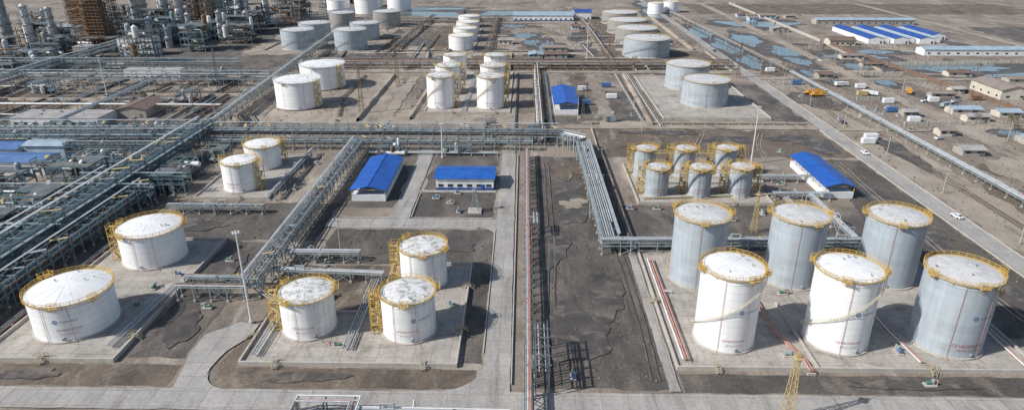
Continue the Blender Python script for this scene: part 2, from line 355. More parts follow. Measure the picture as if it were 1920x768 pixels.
def berm(pts,w,h):
    mb=MB()
    for a,b in zip(pts[:-1],pts[1:]):
        a=Vector(a);b=Vector(b);d=(b-a).normalized();n=Vector((-d.y,d.x)); L=(b-a).length;k=max(2,int(L/4))
        vs=[];fs=[]
        for i in range(k+1):
            c=a+(b-a)*i/k
            hh=h*U(.8,1.15)
            for s,z in((-1,0.),(-.25,hh),(.25,hh),(1,0.)):
                q=c+n*s*w/2*U(.9,1.1); vs.append((q.x,q.y,z))
        for i in range(k):
            for j in range(3): fs.append((i*4+j,i*4+j+1,i*4+5+j,i*4+4+j))
        mb.add(vs,fs,m_tan)
    mb.obj("earth_embankment",kind="structure")
berm([(-158,352),(-90,350),(-90,462),(-155,462),(-158,352)],5,1.8)
berm([(-80,352),(-62,354),(-60,470)],4,1.4)
berm([(40,345),(68,346),(70,470)],4,1.2)
berm([(75,565),(140,566),(140,760),(75,760)],5,1.7)
for i in range(9):
    x=-330+i*20+U(-4,4); berm([(x,322),(x+U(-2,2),U(400,450))],3,1.2)
berm([(-330,392),(-245,392)],3,1.4); berm([(-235,405),(-172,405)],3,1.4)
berm([(205,480),(255,482),(262,590)],4,1.4); berm([(-30,545),(50,548)],4,1.4)
def scatter(name,boxes,n,mat,s0,s1):
    mb=MB(); wts=[(b[2]-b[0])*(b[3]-b[1])*b[4] for b in boxes]
    for _ in range(n):
        b=random.choices(boxes,wts)[0]; x,y=U(b[0],b[2]),U(b[1],b[3]); s=U(s0,s1)*(1+max(0,y-200)/500)
        h=s*U(.4,.9)+.35; t=U(0,6)
        vs=[(x+s*math.cos(t+q*1.57)*U(.5,1),y+s*math.sin(t+q*1.57)*U(.5,1),0.1) for q in range(4)]+[(x+U(-.3,.3)*s,y+U(-.3,.3)*s,h)]
        mb.add(vs,[(0,1,4),(1,2,4),(2,3,4),(3,0,4)],mat)
    mb.obj(name,kind="stuff")
BX=[(1,128,36,290,.5),(37,294,152,336,.8),(-148,345,-90,470,.6),(-70,345,150,365,.5),(162,150,330,600,1),(-330,318,-165,470,1),(-150,480,150,760,.8),(-70,187,-11,212,.6),(-130,204,-80,236,.7),(126,150,152,290,.5)]
scatter("dry_scrub",BX,5600,m_scrub,.2,.55)
scatter("rubble",BX,3800,m_rubble,.15,.4)

# ------------------------------------------------------------------ tanks
def bent_text(parent,body,size,Rr,ang,z,mat,name):
    cu=bpy.data.curves.new("lettering","FONT"); cu.body=body; cu.size=size; cu.align_x='CENTER'
    ob=bpy.data.objects.new("lettering_tmp",cu); COL.objects.link(ob)
    dg=bpy.context.evaluated_depsgraph_get()
    me=bpy.data.meshes.new_from_object(ob.evaluated_get(dg))
    bpy.data.objects.remove(ob)
    for v in me.vertices:
        t=ang+v.co.x/Rr; zz=z+v.co.y
        v.co=(Rr*math.cos(t),Rr*math.sin(t),zz)
    me.materials.clear(); me.materials.append(mat)
    o=bpy.data.objects.new(name,me); COL.objects.link(o); o.parent=parent
    return o
def stair_tower(parent,R,ang,h,mat=m_yel,s=2.4):
    mb=MB(); c=Vector((math.cos(ang),math.sin(ang),0)); t=Vector((-c.y,c.x,0))
    o=c*(R+.5)
    P=lambda i,j,z: o+c*(i*s)+t*((j-.5)*s*1.2)+Vector((0,0,z))
    for i in(0,1):
        for j in(0,1): mb.beam(P(i,j,.2),P(i,j,h+1.2),.15,mat)
    n=max(3,int(h/2.3)); 
    for k in range(n+1):
        z=.5+(h-.5)*k/n
        for a,b in(((0,0),(1,0)),((1,0),(1,1)),((1,1),(0,1)),((0,1),(0,0))):
            mb.beam(P(*a,z),P(*b,z),.12,mat); mb.beam(P(*a,z+.95),P(*b,z+.95),.07,mat)
        jj=k%2
        a=[P(0,jj*.62,z),P(1,jj*.62,z),P(1,jj*.62+.38,z),P(0,jj*.62+.38,z)]
        mb.add([tuple(v) for v in a]+[tuple(v-Vector((0,0,.07))) for v in a],[(0,1,2,3),(7,6,5,4),(0,4,5,1),(1,5,6,2),(2,6,7,3),(3,7,4,0)],m_oldyel)
        if k<n:
            z2=.5+(h-.5)*(k+1)/n; i0=.12 if k%2 else .6
            mb.beam(P(i0+.15,jj*.85+.08,z),P(i0+.15,(1-jj)*.85+.08,z2),.6,m_oldyel,.12)
            mb.beam(P(i0+.4,jj*.85+.08,z+.9),P(i0+.4,(1-jj)*.85+.08,z2+.9),.06,mat)
    mb.obj("stair_tower",parent)
def spiral(parent,R,a0,a1,z0,z1,mat,name="spiral_stair"):
    mb=MB(); n=max(6,int(abs(z1-z0)/.3)); pr=None
    for i in range(n+1):
        u=i/n; t=a0+(a1-a0)*u; z=z0+(z1-z0)*u; c,s=math.cos(t),math.sin(t)
        mb.beam((c*(R+.08),s*(R+.08),z),(c*(R+.8),s*(R+.8),z),.26,mat,.05)
        q=((R+.8)*c,(R+.8)*s)
        if pr:
            mb.beam((*pr[0],pr[1]+.0),(*q,z),.06,mat,.14); mb.beam((*pr[0],pr[1]+1.05),(*q,z+1.05),.06,mat)
        if i%3==0: mb.beam((*q,z),(*q,z+1.05),.06,mat); mb.beam((c*R,s*R,z-.9),(*q,z),.06,mat)
        pr=(q,z)
    mb.obj(name,parent)
def tank(x,y,R,h,shell,roof,label,stairs=None,sp=None,detail=2,rise=.10,rail=m_yel,group=None,text=False,red=False,base=.44,cat="storage tank",rm=None):
    e=thing("storage_tank",(x,y,base),label,cat,group)
    N=72 if detail>1 else 40
    mb=MB(); mb.cyl((0,0,0),(0,0,.45),R+.55,m_bund,N); mb.obj("foundation_ring",e)
    mb=MB(); mb.cyl((0,0,.45),(0,0,h),R,shell,N,cap=False)
    mb.obj("tank_shell",e)
    mb=MB(); vs=[];fs=[];K=7
    for k in range(K):
        rr=(R+.03)*(1-k/K); z=h+R*rise*(1-(rr/R)**2)
        for i in range(N):
            t=6.28318*i/N; vs.append((rr*math.cos(t),rr*math.sin(t),z))
    vs.append((0,0,h+R*rise))
    for k in range(K-1):
        for i in range(N): fs.append((k*N+i,k*N+(i+1)%N,(k+1)*N+(i+1)%N,(k+1)*N+i))
    for i in range(N): fs.append(((K-1)*N+i,(K-1)*N+(i+1)%N,K*N))
    mb.add(vs,fs,roof,True)
    if detail>1:
        for r_ in range(0,14):
            t=6.28318*r_/14; pr=None
            for k in range(5):
                rr=R*(1-k*.2); z=h+R*rise*(1-(rr/R)**2)+.02
                q=(rr*math.cos(t),rr*math.sin(t),z)
                if pr: mb.beam(pr,q,.07,roof,.05)
                pr=q
    mb.obj("roof",e)
    Ro=R+.5
    if detail>1:
        mb=MB(); mb.ring(0,0,h-.12,R+.02,Ro+.02,.08,m_oldyel if rail==m_yel else rail,N); mb.ring(0,0,h-1.2,R+.01,R+.12,.12,shell,N)
        mb.obj("edge_walkway",e)
        mb=MB(); P=32
        for i in range(P):
            t=6.28318*i/P; mb.beam((Ro*math.cos(t),Ro*math.sin(t),h-.02),(Ro*math.cos(t),Ro*math.sin(t),h+1.1),.085,rail)
            if i%2==0: mb.beam(((R+.02)*math.cos(t),(R+.02)*math.sin(t),h-.9),(Ro*math.cos(t),Ro*math.sin(t),h-.14),.07,rail)
        for z,w in((1.08,.085),(.6,.05),(.1,.12)): mb.ring(0,0,h+z-.05,Ro-.04,Ro+.04,w,rail,N)
        mb.obj("railing",e)
        for i in range(4):
            t=U(0,6.28); rr=R*U(.35,.88); px,py=rr*math.cos(t),rr*math.sin(t); z=h+R*rise*(1-(rr/R)**2)
            mb=MB(); q=U(.1,.22); mb.cyl((px,py,z-.1),(px,py,z+.4),q,random.choice([m_pipew,m_pipew,m_oldyel,m_tray]),10)
            mb.cyl((px,py,z+.4),(px,py,z+.52),q*1.6,m_tray,10); mb.obj("roof_vent",e)
        for t in(U(-.6,.4),U(2.2,3.4),U(4.2,5.2)):
            mb=MB(); c,s=math.cos(t),math.sin(t); v=Vector((c,s,0));w=Vector((-s,c,0))
            p=v*(R+.2)
            for a,b in((p-w*1.1,p+w*1.1),(p+v*1.3-w*1.1,p+v*1.3+w*1.1),(p-w*1.1,p-w*1.1+v*1.3),(p+w*1.1,p+w*1.1+v*1.3)):
                for z in(h+.05,h+.6,h+1.2): mb.beam(a+Vector((0,0,z)),b+Vector((0,0,z)),.09,rail)
            q=[p-w*1.1,p+w*1.1,p+w*1.1+v*1.3,p-w*1.1+v*1.3]
            mb.add([(a.x,a.y,h-.02) for a in q]+[(a.x,a.y,h-.1) for a in q],[(0,1,2,3),(7,6,5,4),(0,4,5,1),(1,5,6,2),(2,6,7,3),(3,7,4,0)],m_oldyel)
            for a in(p-w*1.1+v*1.3,p+w*1.1+v*1.3): mb.beam(v*(R+.02)+Vector((0,0,h-1.6)),a+Vector((0,0,h-.1)),.09,rail)
            mb.obj("valve_platform",e)
        for t in(rad(-105+U(-15,10)),rad(-60+U(-10,10))):
            mb=MB(); c,s=math.cos(t),math.sin(t); rr=R+.2
            mb.tube([((rr+2)*c,(rr+2)*s,.5),(rr*c,rr*s,.5),(rr*c,rr*s,h-.3)],.05,rm or m_pink,6); mb.obj("riser_pipe",e)
        mb=MB(); t=rad(U(-120,-60)); c,s=math.cos(t),math.sin(t)
        mb.cyl((R*c*.98,R*s*.98,1.2),((R+.35)*c,(R+.35)*s,1.2),.45,m_steel,12); mb.obj("manhole",e)
    else:
        mb=MB()
        for z,w in((1.0,.12),(.5,.08),(0,.14)): mb.ring(0,0,h+z,R+.1,R+.22,w,rail,N)
        for i in range(20):
            t=6.28318*i/20; mb.beam(((R+.16)*math.cos(t),(R+.16)*math.sin(t),h),((R+.16)*math.cos(t),(R+.16)*math.sin(t),h+1.1),.1,rail)
        mb.obj("railing",e)
        for i in range(2):
            t=U(0,6.28); rr=R*U(.1,.7); px,py=rr*math.cos(t),rr*math.sin(t); z=h+R*rise*(1-(rr/R)**2)
            mb=MB(); mb.cyl((px,py,z-.1),(px,py,z+1.),.4,m_steel,8); mb.obj("roof_vent",e)
    for a in(stairs or ()): stair_tower(e,R,rad(a),h)
    if sp: spiral(e,R,rad(sp[0]),rad(sp[1]),sp[2],sp[3],sp[4])
    if text:
        tz=h*.56
        g=MB(); a0=rad(text)-1.2/R
        vs=[];fs=[];n=24;Rr=R+.05
        for i in range(n):
            q=6.28318*i/n
            for rr in(.36,.58):
                vs.append((Rr*math.cos(a0+rr*math.cos(q)/R),Rr*math.sin(a0+rr*math.cos(q)/R),tz+.25+rr*math.sin(q)))
        for i in range(n): j=(i+1)%n; fs.append((i*2,i*2+1,j*2+1,j*2))
        g.add(vs,fs,m_logo); g.obj("emblem",e)
        bent_text(e,"a",.8,Rr,a0,tz+.05,m_logo,"emblem")
        bent_text(e,"ҚазМұнайГаз",.62,Rr,rad(text)+2.0/R,tz,m_ink,"lettering")
    if red:
        k,ink=(1.,m_redink2) if base==.445 else (.72,m_redink)
        bent_text(e,"ОГНЕОПАСНО",1.15*k,R+.05,rad(red),3.4,ink,"lettering")
        bent_text(e,"ӨРТКЕ ҚАУІПТІ",.7*k,R+.05,rad(red),2.3,ink,"lettering")
    return e
gA="white domed tanks in the near yards"
tank(-119.3,152,10.,10.6,m_white,m_roofw,"wide white tank with clean white dome roof and yellow railing",stairs=[150],text=-75,rise=.15,group=gA,red=-66)
tank(-117.7,190,9.4,11.0,m_white,m_roofw,"wide white tank with cream dome roof and yellow stair tower",stairs=[188],rise=.14,group=gA)
tank(-56.4,151,6.9,11.0,m_whited,m_roofd,"white tank with blotchy dirty roof and yellow stair tower",stairs=[186],group=gA,red=-85)
tank(-29.7,150,6.9,11.7,m_whited,m_roofd,"white tank with stained roof inside a paved yard",stairs=[186],group=gA,red=-85,text=-60)
tank(-29.4,176,6.8,11.8,m_whited,m_roofd,"white tank with red markings behind two other tanks",stairs=[176],group=gA,red=-70)
tank(-114,277,7.4,10.2,m_white,m_roofw,"white tank beside a smaller one in a paved yard",stairs=[40],group=gA)
tank(-113.5,251,6.9,11.6,m_white,m_roofw,"white tank with yellow stair tower near the pipe rack",stairs=[-12],group=gA,red=-100)
gR="tall tanks in two rows in the large paved yard"
tank(52.,148,7.5,20.8,m_white,m_roofw,"tall white tank with winding stair and red lettering",sp=(-220,-12,1,20.6,m_cream),group=gR,text=-72,red=-88)
tank(80.6,148,7.7,20.7,m_white,m_roofw,"tall white tank with winding stair in the paved yard",sp=(-220,-12,1,20.5,m_cream),group=gR,text=-78,red=-92)
tank(108.2,147.5,8.2,20.4,m_grey,m_roofg,"tall pale grey tank with yellow stair and bold red lettering",sp=(120,-68,1,20,m_oldyel),group=gR,text=-80,red=-85,base=.445)
tank(52.2,180,7.8,21.0,m_grey,m_roofg,"tall pale grey tank standing behind a white tank",sp=(180,-10,1,20.5,m_oldyel),group=gR)
tank(80.7,180,7.8,20.9,m_grey,m_roofg,"tall pale grey tank with grey dome in the yard",sp=(180,-10,1,20.5,m_oldyel),group=gR)
tank(109.2,181,8.,20.4,m_grey,m_roofg,"tall pale grey tank at the road side of the yard",sp=(180,-10,1,20.5,m_oldyel),group=gR)
gM="six small grey tanks in a paved yard"
for i,(x,y) in enumerate(((52,246),(68.5,246),(84.5,247),(51,269),(67.5,269),(85,270))):
    st=[170] if i<5 else [170,0]
    if i==2: st=[172,-5]
    tank(x,y,4.5,11.7,m_grey2,m_roofg,"small galvanised grey tank with yellow stair tower",stairs=st,group=gM,red=-90 if i<3 else False)
for y in(246,269.5):
    mb=MB(); z=11.4
    mb.beam((0,0,z),(32,.7,z),.8,m_oldyel,.08)
    for q in(-.45,.45):
        mb.beam((0,q,z+1.1),(32,.7+q,z+1.1),.08,m_yel)
        for i in range(17): mb.beam((i*2,q+.02*i,z),(i*2,q+.02*i,z+1.1),.07,m_yel)
    mb.obj("link_walkway",loc=(52,y-5.1,0),label="yellow railed walkway joining the tops of small tanks",category="walkway",group="walkways between tank tops")
gB="white storage tanks beyond the long pipe rack"
tank(-130.9,382,12.8,15.2,m_white,m_roofw,"large white tank with outside ladder tower",detail=2,stairs=[-25],rise=.05,rail=m_pipew,group=gB)
tank(-130.4,431,14.,14.4,m_white,m_roofw,"large white tank behind another inside an earth bank",detail=2,rise=.05,rail=m_pipew,group=gB,stairs=[-30])
for x,y,h in((-48,380,18.2),(-19.4,380,17.9),(-47,413,17.4),(-19.4,413,17.4),(-47,455,16.),(-19.6,455,16.)):
    tank(x,y,7.7,h,m_whited if y>380 else m_white,m_roofd,"slim white tank in a row of paired tanks",detail=2,rail=m_oldyel,group=gB,sp=(-190,-60,1,h-.5,m_oldyel) if y<400 else None,stairs=[-8] if y<430 else None,red=-90 if y<400 else False)
gC="grey storage tanks beyond the service road"
tank(106,391,13.3,14.1,m_grey2,m_roofg,"wide grey tank with dusty roof behind a wall",detail=2,group=gC,rise=.05,rail=m_oldyel,sp=(60,-40,1,13.5,m_oldyel))
tank(105,434,13.6,14.8,m_grey2,m_roofg,"wide grey tank behind a similar grey tank",detail=2,group=gC,rise=.05,rail=m_oldyel)
for x,y,R,h in((97,543,18.2,13.8),(98,605,18.2,12.5),(98,664,18.4,11.5),(99,726,18.3,11)):
    tank(x,y,R,h,m_brt if y>560 else m_grey2,m_roofg,"very wide weathered grey tank in a receding row",detail=1,group=gC,rise=.06,rail=m_oldyel,base=.2,sp=(-170,-60,1,h-.5,m_dsteel))
gE="grey storage tanks near the refinery units"
for x,y,R,h,mm in((-190,570,13.7,15.4,m_grey2),(-145,568,13.5,16,m_grey2),(-189,616,14,14.6,m_grey2),(-145,621,13.1,13.9,m_grey2),(-177,668,12.5,17,m_brt),(-140,700,13.6,14.4,m_brt)):
    tank(x,y,R,h,mm,m_roofg,"grey steel tank with flat pale roof" if mm==m_grey2 else "weathered brown grey tank with dusty roof",detail=1,group=gE,rise=.06,rail=m_steel,base=.2,sp=(-150,-30,1,h-.5,m_steel))
gF="small white tanks in a line far away"
for x,y,R,h in((-53,569,10.3,11.2),(-53,611,10.5,11),(-54,653,10.7,10.7),(-56,695,10.7,10.7)):
    tank(x,y,R,h,m_whited,m_roofw,"squat white tank in a line of four tanks",detail=1,group=gF,rise=.08,base=.2)
for x,y,R,h in((-182,800,14,16),(-150,830,14,16),(-190,860,14,16),(-215,800,13,15),(150,800,9,12),(170,815,9,12)):
    tank(x,y,R,h,m_white,m_roofw,"white tank far beyond the grey tanks",detail=1,group=gF,rise=.08,base=.2)

# ------------------------------------------------------------------ pipe racks
PM=[m_alu,m_alu,m_tray,m_tray,m_steel,m_pipew,m_rust,m_dsteel,m_steel,m_bsteel]
def rack(p0,p1,w,levels,label,n=5,bay=6,frame=m_steel,pm=None,rr=(.12,.32),tray=True,brace=True,z0=0,walk=False,portal=0,group="elevated pipe racks",clut=0):
    pm=pm or PM
    p0=Vector((*p0,0));p1=Vector((*p1,0));L=(p1-p0).length;d=(p1-p0)/L;s=Vector((d.y,-d.x,0))
    e=thing("pipe_rack",(p0.x,p0.y,z0),label,"pipe rack",group)
    P=lambda l,o,z:(d*l+s*o+Vector((0,0,z)))
    k=max(1,round(L/bay)); top=levels[-1]
    mb=MB()
    for i in range(k+1):
        l=L*i/k; pz=portal*(1 if R_()<.8 else 0)
        for o in(-w/2,w/2): mb.beam(P(l,o,0),P(l,o,top+.1+portal),.26,frame)
        for z in levels: mb.beam(P(l,-w/2-.3,z),P(l,w/2+.3,z),.24,frame)
        if pz: mb.beam(P(l,-w/2-.5,top+portal),P(l,w/2+.5,top+portal),.3,frame); 
        if i<k and brace and i%3==1:
            l2=L*(i+1)/k
            for o in(-w/2,w/2): mb.beam(P(l,o,.2),P(l2,o,levels[0]),.14,frame); mb.beam(P(l2,o,.2),P(l,o,levels[0]),.14,frame)
        if clut and i<k and R_()<clut:
            zt=top+portal+U(.3,1.2); mb.beam(P(l+.5,-w/2,zt),P(l+U(2,4),w/2+U(0,1.5),zt),U(.6,1.4),random.choice([m_tray,m_dsteel,m_oldyel]),.12)
            mb.beam(P(l+.5,-w/2,top),P(l+.5,-w/2,zt),.14,frame)
        for o in(-w/2,w/2): c=P(l,o,0); mb.box(c.x-.35,c.y-.35,0,c.x+.35,c.y+.35,.6,m_bund)
    for z in levels+([top+portal] if portal else []):
        for o in(-w/2,w/2): mb.beam(P(0,o,z),P(L,o,z),.2,frame,.3)
    mb.obj("steel_frame",e)
    for z in levels:
        sl=w/(n+1)
        for j in range(n):
            r=U(*rr); r=min(r,sl*.46); o=-w/2+sl*(j+1)
            mat=random.choice(pm); mb=MB()
            zz=z+.14+r
            l0,l1=-.5,L+.5
            if R_()<.25 and L>50: l0=L*U(.1,.4)
            elif R_()<.25 and L>50: l1=L*U(.6,.9)
            mb.tube([P(l0,o,zz),P(l1,o,zz)],r,mat,8)
            if R_()<.4 and l1-l0>30:
                l=U(l0+5,l1-12)
                mb.tube([P(l,o,zz),P(l,o,zz+1.4),P(l+3,o,zz+1.4),P(l+3,o,zz)],r,mat,8)
            if R_()<.4:
                l=U(l0+2,l1-4); sd=random.choice([-1,1])*(w/2+U(.6,1.6)); mb.tube([P(l,o,zz),P(l,sd,zz+.5),P(l,sd,.4)],r*.7,mat,6)
            for q in range(int((l1-l0)/35)+1):
                if R_()<.5:
                    l=U(l0+1,l1-2); mb.cyl(P(l,o,zz),P(l+.6,o,zz),r*1.7,random.choice([m_red,m_steel,m_yel,m_dsteel]),8)
            mb.obj("pipe",e)
    if tray:
        z=top+1.3+portal
        mb=MB()
        for i in range(k+1):
            l=L*i/k; mb.beam(P(l,w/2,top),P(l,w/2,z),.16,frame)
        a,b=P(-.5,w/2,z+.05),P(L+.5,w/2,z+.05); mb.beam(a,b,w*.2,m_tray,.15); mb.obj("cable_tray",e)
    if walk:
        mb=MB(); z=top+.6; o=-w/2-.1
        mb.beam(P(0,o,z),P(L,o,z),1.0,m_steel,.08)
        for q in(-.5,.5):
            mb.beam(P(0,o+q,z+1.1),P(L,o+q,z+1.1),.08,frame)
            for i in range(int(L/2.5)+1): mb.beam(P(i*2.5,o+q,z),P(i*2.5,o+q,z+1.1),.07,frame)
        mb.obj("walkway",e)
    return e
CP=[m_pink,m_pipew,m_dsteel,m_steel,m_dsteel,m_pink,m_pipew]
rack((1.6,100),(1.6,291),1.9,[4.],"slim pipe rack with faded red and white pipes beside the road",n=5,bay=4.5,frame=m_dsteel,pm=CP,rr=(.11,.15),tray=False,brace=True)
rack((4.6,124),(4.6,142),3,[7.2],"tall open steel frame carrying a pipe loop",n=3,bay=3.6,frame=m_dsteel,pm=CP,rr=(.1,.16),tray=False,portal=1.5,brace=False)
rack((4.2,206),(4.2,214),2.2,[6.],"tall open steel frame carrying a pipe loop",n=3,bay=3.3,frame=m_dsteel,pm=CP,rr=(.1,.16),tray=False,brace=False)
rack((28.5,199),(27.5,300),5.6,[3.2,4.6],"broad grey pipe trestle with covered trays on top",n=6,bay=6,pm=[m_tray,m_alu,m_tray,m_steel],rr=(.25,.4),walk=True)
rack((25.5,196.7),(126,198.5),4.2,[3.2,4.4],"grey pipe rack running behind the tall tanks",n=5,bay=6,pm=[m_tray,m_alu,m_steel],rr=(.2,.34))
rack((27.5,301),(17,309.5),5,[4.8,6],"short angled pipe rack at the corner of the trestle",n=5,pm=[m_tray,m_alu],rr=(.25,.4),walk=True)
rack((16,309),(-150,309),5.5,[5.2,7.2],"long grey pipe rack crossing the yard",n=6,bay=6,pm=[m_tray,m_alu,m_steel,m_bsteel,m_rust,m_dsteel],rr=(.14,.36),walk=True,portal=1.6,clut=.3)
rack((4,301),(-150,301),3,[4.2],"lower pipe rack beside the long pipe rack",n=4,bay=6,tray=False,pm=[m_tray,m_steel,m_rust,m_dsteel],portal=1.2,clut=.2)
rack((-152,312),(-280,309),5,[5.,7.5],"blue grey pipe rack leading to the process units",n=6,bay=7,frame=m_bsteel,walk=True,portal=1.6,clut=.4)
rack((-152,300),(-250,297),4,[5.,7],"blue grey pipe rack beside blue roofed sheds",n=5,bay=7,frame=m_bsteel,portal=1.4,clut=.3)
DK=[m_bsteel,m_bsteel,m_tray,m_steel,m_dsteel,m_dsteel,m_rust]
rack((-154,312),(-156,120),6.5,[4.5,7,9],"high three level pipe rack with blue grey steel",n=6,bay=5,frame=m_bsteel,pm=DK,rr=(.1,.3),walk=True,portal=2.2,clut=.45)
rack((-165,250),(-166,120),5,[4,6.5],"pipe rack with dark pipes beside the high rack",n=5,bay=5,frame=m_dsteel,pm=DK,rr=(.1,.28),portal=1.8,clut=.4)
rack((-145,238),(-146,120),4,[4,6],"lower blue grey pipe rack beside the tank yard",n=4,bay=5,frame=m_bsteel,pm=DK,rr=(.1,.28),portal=1.5,clut=.35)
for y,x0,x1 in((244,-172,-133),(232,-205,-140),(214,-205,-150),(196,-200,-150),(178,-200,-150),(262,-205,-150),(284,-205,-150)):
    rack((x0,y),(x1,y+.6),3.6,[4.5,6.8],"cross pipe rack joining the high blue grey rack",n=4,bay=5,frame=m_bsteel,pm=DK,rr=(.1,.28),tray=y%4==0,portal=1.4,clut=.4)
rack((-156,316),(-170,600),5,[4.5,7],"long pipe rack running out past the white tanks",n=5,bay=9,frame=m_steel,portal=1.5,clut=.2)
rack((-77,298),(-77.5,166),4,[3.6,5.2],"silver pipe rack beside a blue roofed shed",n=5,bay=5,pm=[m_alu,m_tray,m_tray,m_steel,m_rust],rr=(.13,.3),portal=1.,clut=.15)
rack((-77,172),(-99,172),2.5,[3.4],"short pipe rack leading to two wide white tanks",n=4,bay=5,tray=False)
rack((-79,165),(-98,165),2.5,[4.4],"short pipe rack with trays near wide white tanks",n=3,bay=5,tray=False)
rack((-75,189),(-52,189),3,[3.2],"short pipe rack with silver pipes near stained tanks",n=4,bay=5,tray=False,pm=[m_alu,m_tray])
rack((-75,178),(-42,176),2.5,[3.],"short pipe rack serving the stained white tanks",n=4,bay=5,tray=False,pm=[m_alu,m_tray,m_steel])
rack((-97,293),(-97,238),2.2,[3],"narrow pipe rack beside two white tanks",n=3,bay=6,tray=False)
rack((97,243),(118,243),3,[2.6],"low pipe rack between small tanks and shed",n=4,bay=5,tray=False)
rack((97,262),(118,262),3,[2.6],"low pipe rack leading to the open shed",n=4,bay=5,tray=False)
rack((110,240),(110,200),3,[3],"silver pipe rack near the open blue shed",n=5,bay=6,tray=False,pm=[m_alu])
rack((100,238),(100,202),2.4,[2.6],"narrow silver pipe rack behind the tall tanks",n=4,bay=6,tray=False,pm=[m_alu,m_tray])
rack((-131,226),(-96,226),2.6,[3],"low pipe rack in front of a paved tank yard",n=4,bay=6,tray=False)
rack((-36,114.6),(-3,114.2),2.6,[2.2,3.4],"pipe rack with white and silver pipes along the road edge",n=4,bay=4,tray=False,frame=m_steel,pm=[m_pipew,m_alu,m_tray,m_steel],rr=(.14,.22))
rack((8,316),(8,486),4,[3.2,4.6],"brown pipe rack running away from the long rack",n=4,bay=8,frame=m_rust,pm=[m_rust,m_steel,m_alu,m_pipew],tray=False)
for y,x0,x1 in((488,-160,150),(498,-150,150)):
    rack((x0,y),(x1,y),5,[3.5,5],"brown pipe rack stretching across the middle distance",n=4,bay=12,frame=m_rust,pm=[m_rust,m_steel,m_alu,m_dsteel],tray=False,brace=False)
rack((-332,330),(-330,560),6,[5,8],"tall blue grey pipe rack among process units",n=5,bay=10,frame=m_bsteel,portal=2,clut=.4)
rack((-330,565),(-190,760),6,[5,8],"blue grey pipe rack slanting past the refinery",n=5,bay=12,frame=m_bsteel,portal=2)
rack((-400,430),(-165,430),5,[5,7.5],"pipe rack crossing open ground by the refinery",n=4,bay=10,frame=m_steel,portal=2,clut=.3)
rack((-400,365),(-170,365),4,[4.5],"rusty pipe rack crossing brown ground",n=4,bay=10,frame=m_rust,tray=False)
rack((-400,470),(-200,470),5,[5,7.5],"grey pipe rack at the edge of the refinery",n=4,bay=10,frame=m_bsteel,portal=2,clut=.3)
rack((-240,316),(-240,470),4,[5],"grey pipe rack running away past low buildings",n=4,bay=9,tray=False)
rack((192,120),(186,470),4,[2.6],"long low rack of brown pipes along a wall",n=5,bay=9,frame=m_steel,pm=[m_black,m_rust,m_alu,m_steel,m_tray],rr=(.22,.34),tray=False,brace=False)
rack((186,474),(160,900),4,[2.6],"long low rack of brown pipes running far off",n=4,bay=14,frame=m_steel,pm=[m_rust,m_rust,m_alu,m_steel],rr=(.22,.36),tray=False,brace=False)
rack((66,500),(60,760),4,[3],"rusty pipe rack beside very wide tanks",n=4,bay=12,frame=m_rust,pm=[m_rust,m_black,m_alu],tray=False,brace=False)
rack((-30,500),(-30,760),4,[3.5],"pipe rack running between distant yards",n=4,bay=12,frame=m_rust,pm=[m_rust,m_black,m_steel],tray=False,brace=False)
rack((-110,500),(-100,760),4,[3.5],"brown pipe rack by the grey tanks",n=4,bay=12,frame=m_rust,pm=[m_rust,m_black,m_steel],tray=False,brace=False)

def pipeline(pts,n,label,pm=None,r=(.12,.25),z=.5,gap=.7):
    pm=pm or [m_alu,m_rust,m_steel,m_pipew]; z+=.25
    o=Vector((pts[0][0],pts[0][1],0))
    e=thing("ground_pipeline",o,label,"pipeline","pipelines laid near the ground")
    P=[Vector((a,b,0))-o for a,b in pts]
    for j in range(n):
        off=(j-(n-1)/2)*gap; q=[]
        for i,p in enumerate(P):
            d1=(P[i]-P[i-1]).normalized() if i else (P[1]-P[0]).normalized()
            d2=(P[i+1]-P[i]).normalized() if i<len(P)-1 else d1
            n1=Vector((d1.y,-d1.x,0));n2=Vector((d2.y,-d2.x,0)); nn=(n1+n2); nn=nn/max(.5,nn.length**2/2)
            q.append(p+nn*off+Vector((0,0,z)))
        mb=MB(); mb.tube(q,U(*r),random.choice(pm),6); mb.obj("pipe",e)
    mb=MB()
    for a,b in zip(P[:-1],P[1:]):
        L=(b-a).length;d=(b-a)/max(L,.01);s=Vector((d.y,-d.x,0)); k=max(1,int(L/6))
        for i in range(k+1):
            c=a+d*L*i/k; w=n*gap/2+.3
            mb.beam(c-s*w+Vector((0,0,.3)),c+s*w+Vector((0,0,.3)),.4,m_bund,.6)
    mb.obj("sleeper",e)
pk=[m_pink,m_pipew,m_pink,m_tray]
pipeline([(40,190),(40,137)],3,"faded red and white pipes along a yard wall",pk,z=1.1)
pipeline([(43,170),(40.5,170)],2,"short pale red pipes at a tank base",pk,z=1.1)
pipeline([(66,176),(66,150),(69,137),(69,133)],2,"faded red pipes between two tall tanks",pk,z=1.)
pipeline([(96,170),(96,150),(97,137)],2,"faded red pipes beside a grey tank",pk,z=1.)
pipeline([(122,160),(121.5,133)],3,"red pipes at the corner of the yard",pk,z=1.1)
pipeline([(-66,137),(-66,160),(-76,168)],3,"pipes leaving a stained tank yard",None,z=1.1)
pipeline([(-44,176),(-44,140)],4,"silver pipes between two stained white tanks",[m_alu,m_tray],z=1.1)
pipeline([(-102,172),(-104,140)],3,"silver pipes beside wide white tanks",[m_alu,m_tray],z=1.1)
pipeline([(-136.5,120),(-137,205)],3,"red and grey pipes along a yard wall",[m_pink,m_steel],z=.9)
pipeline([(98,246),(46,241)],3,"pipes in front of small grey tanks",[m_alu,m_pipew,m_oldyel],z=1.)
pipeline([(98,258),(46,258)],4,"pipes between rows of small grey tanks",[m_alu,m_pipew,m_oldyel],z=1.2)
pipeline([(72,340),(72,470)],3,"pipes along an earth bank",None,z=.6)
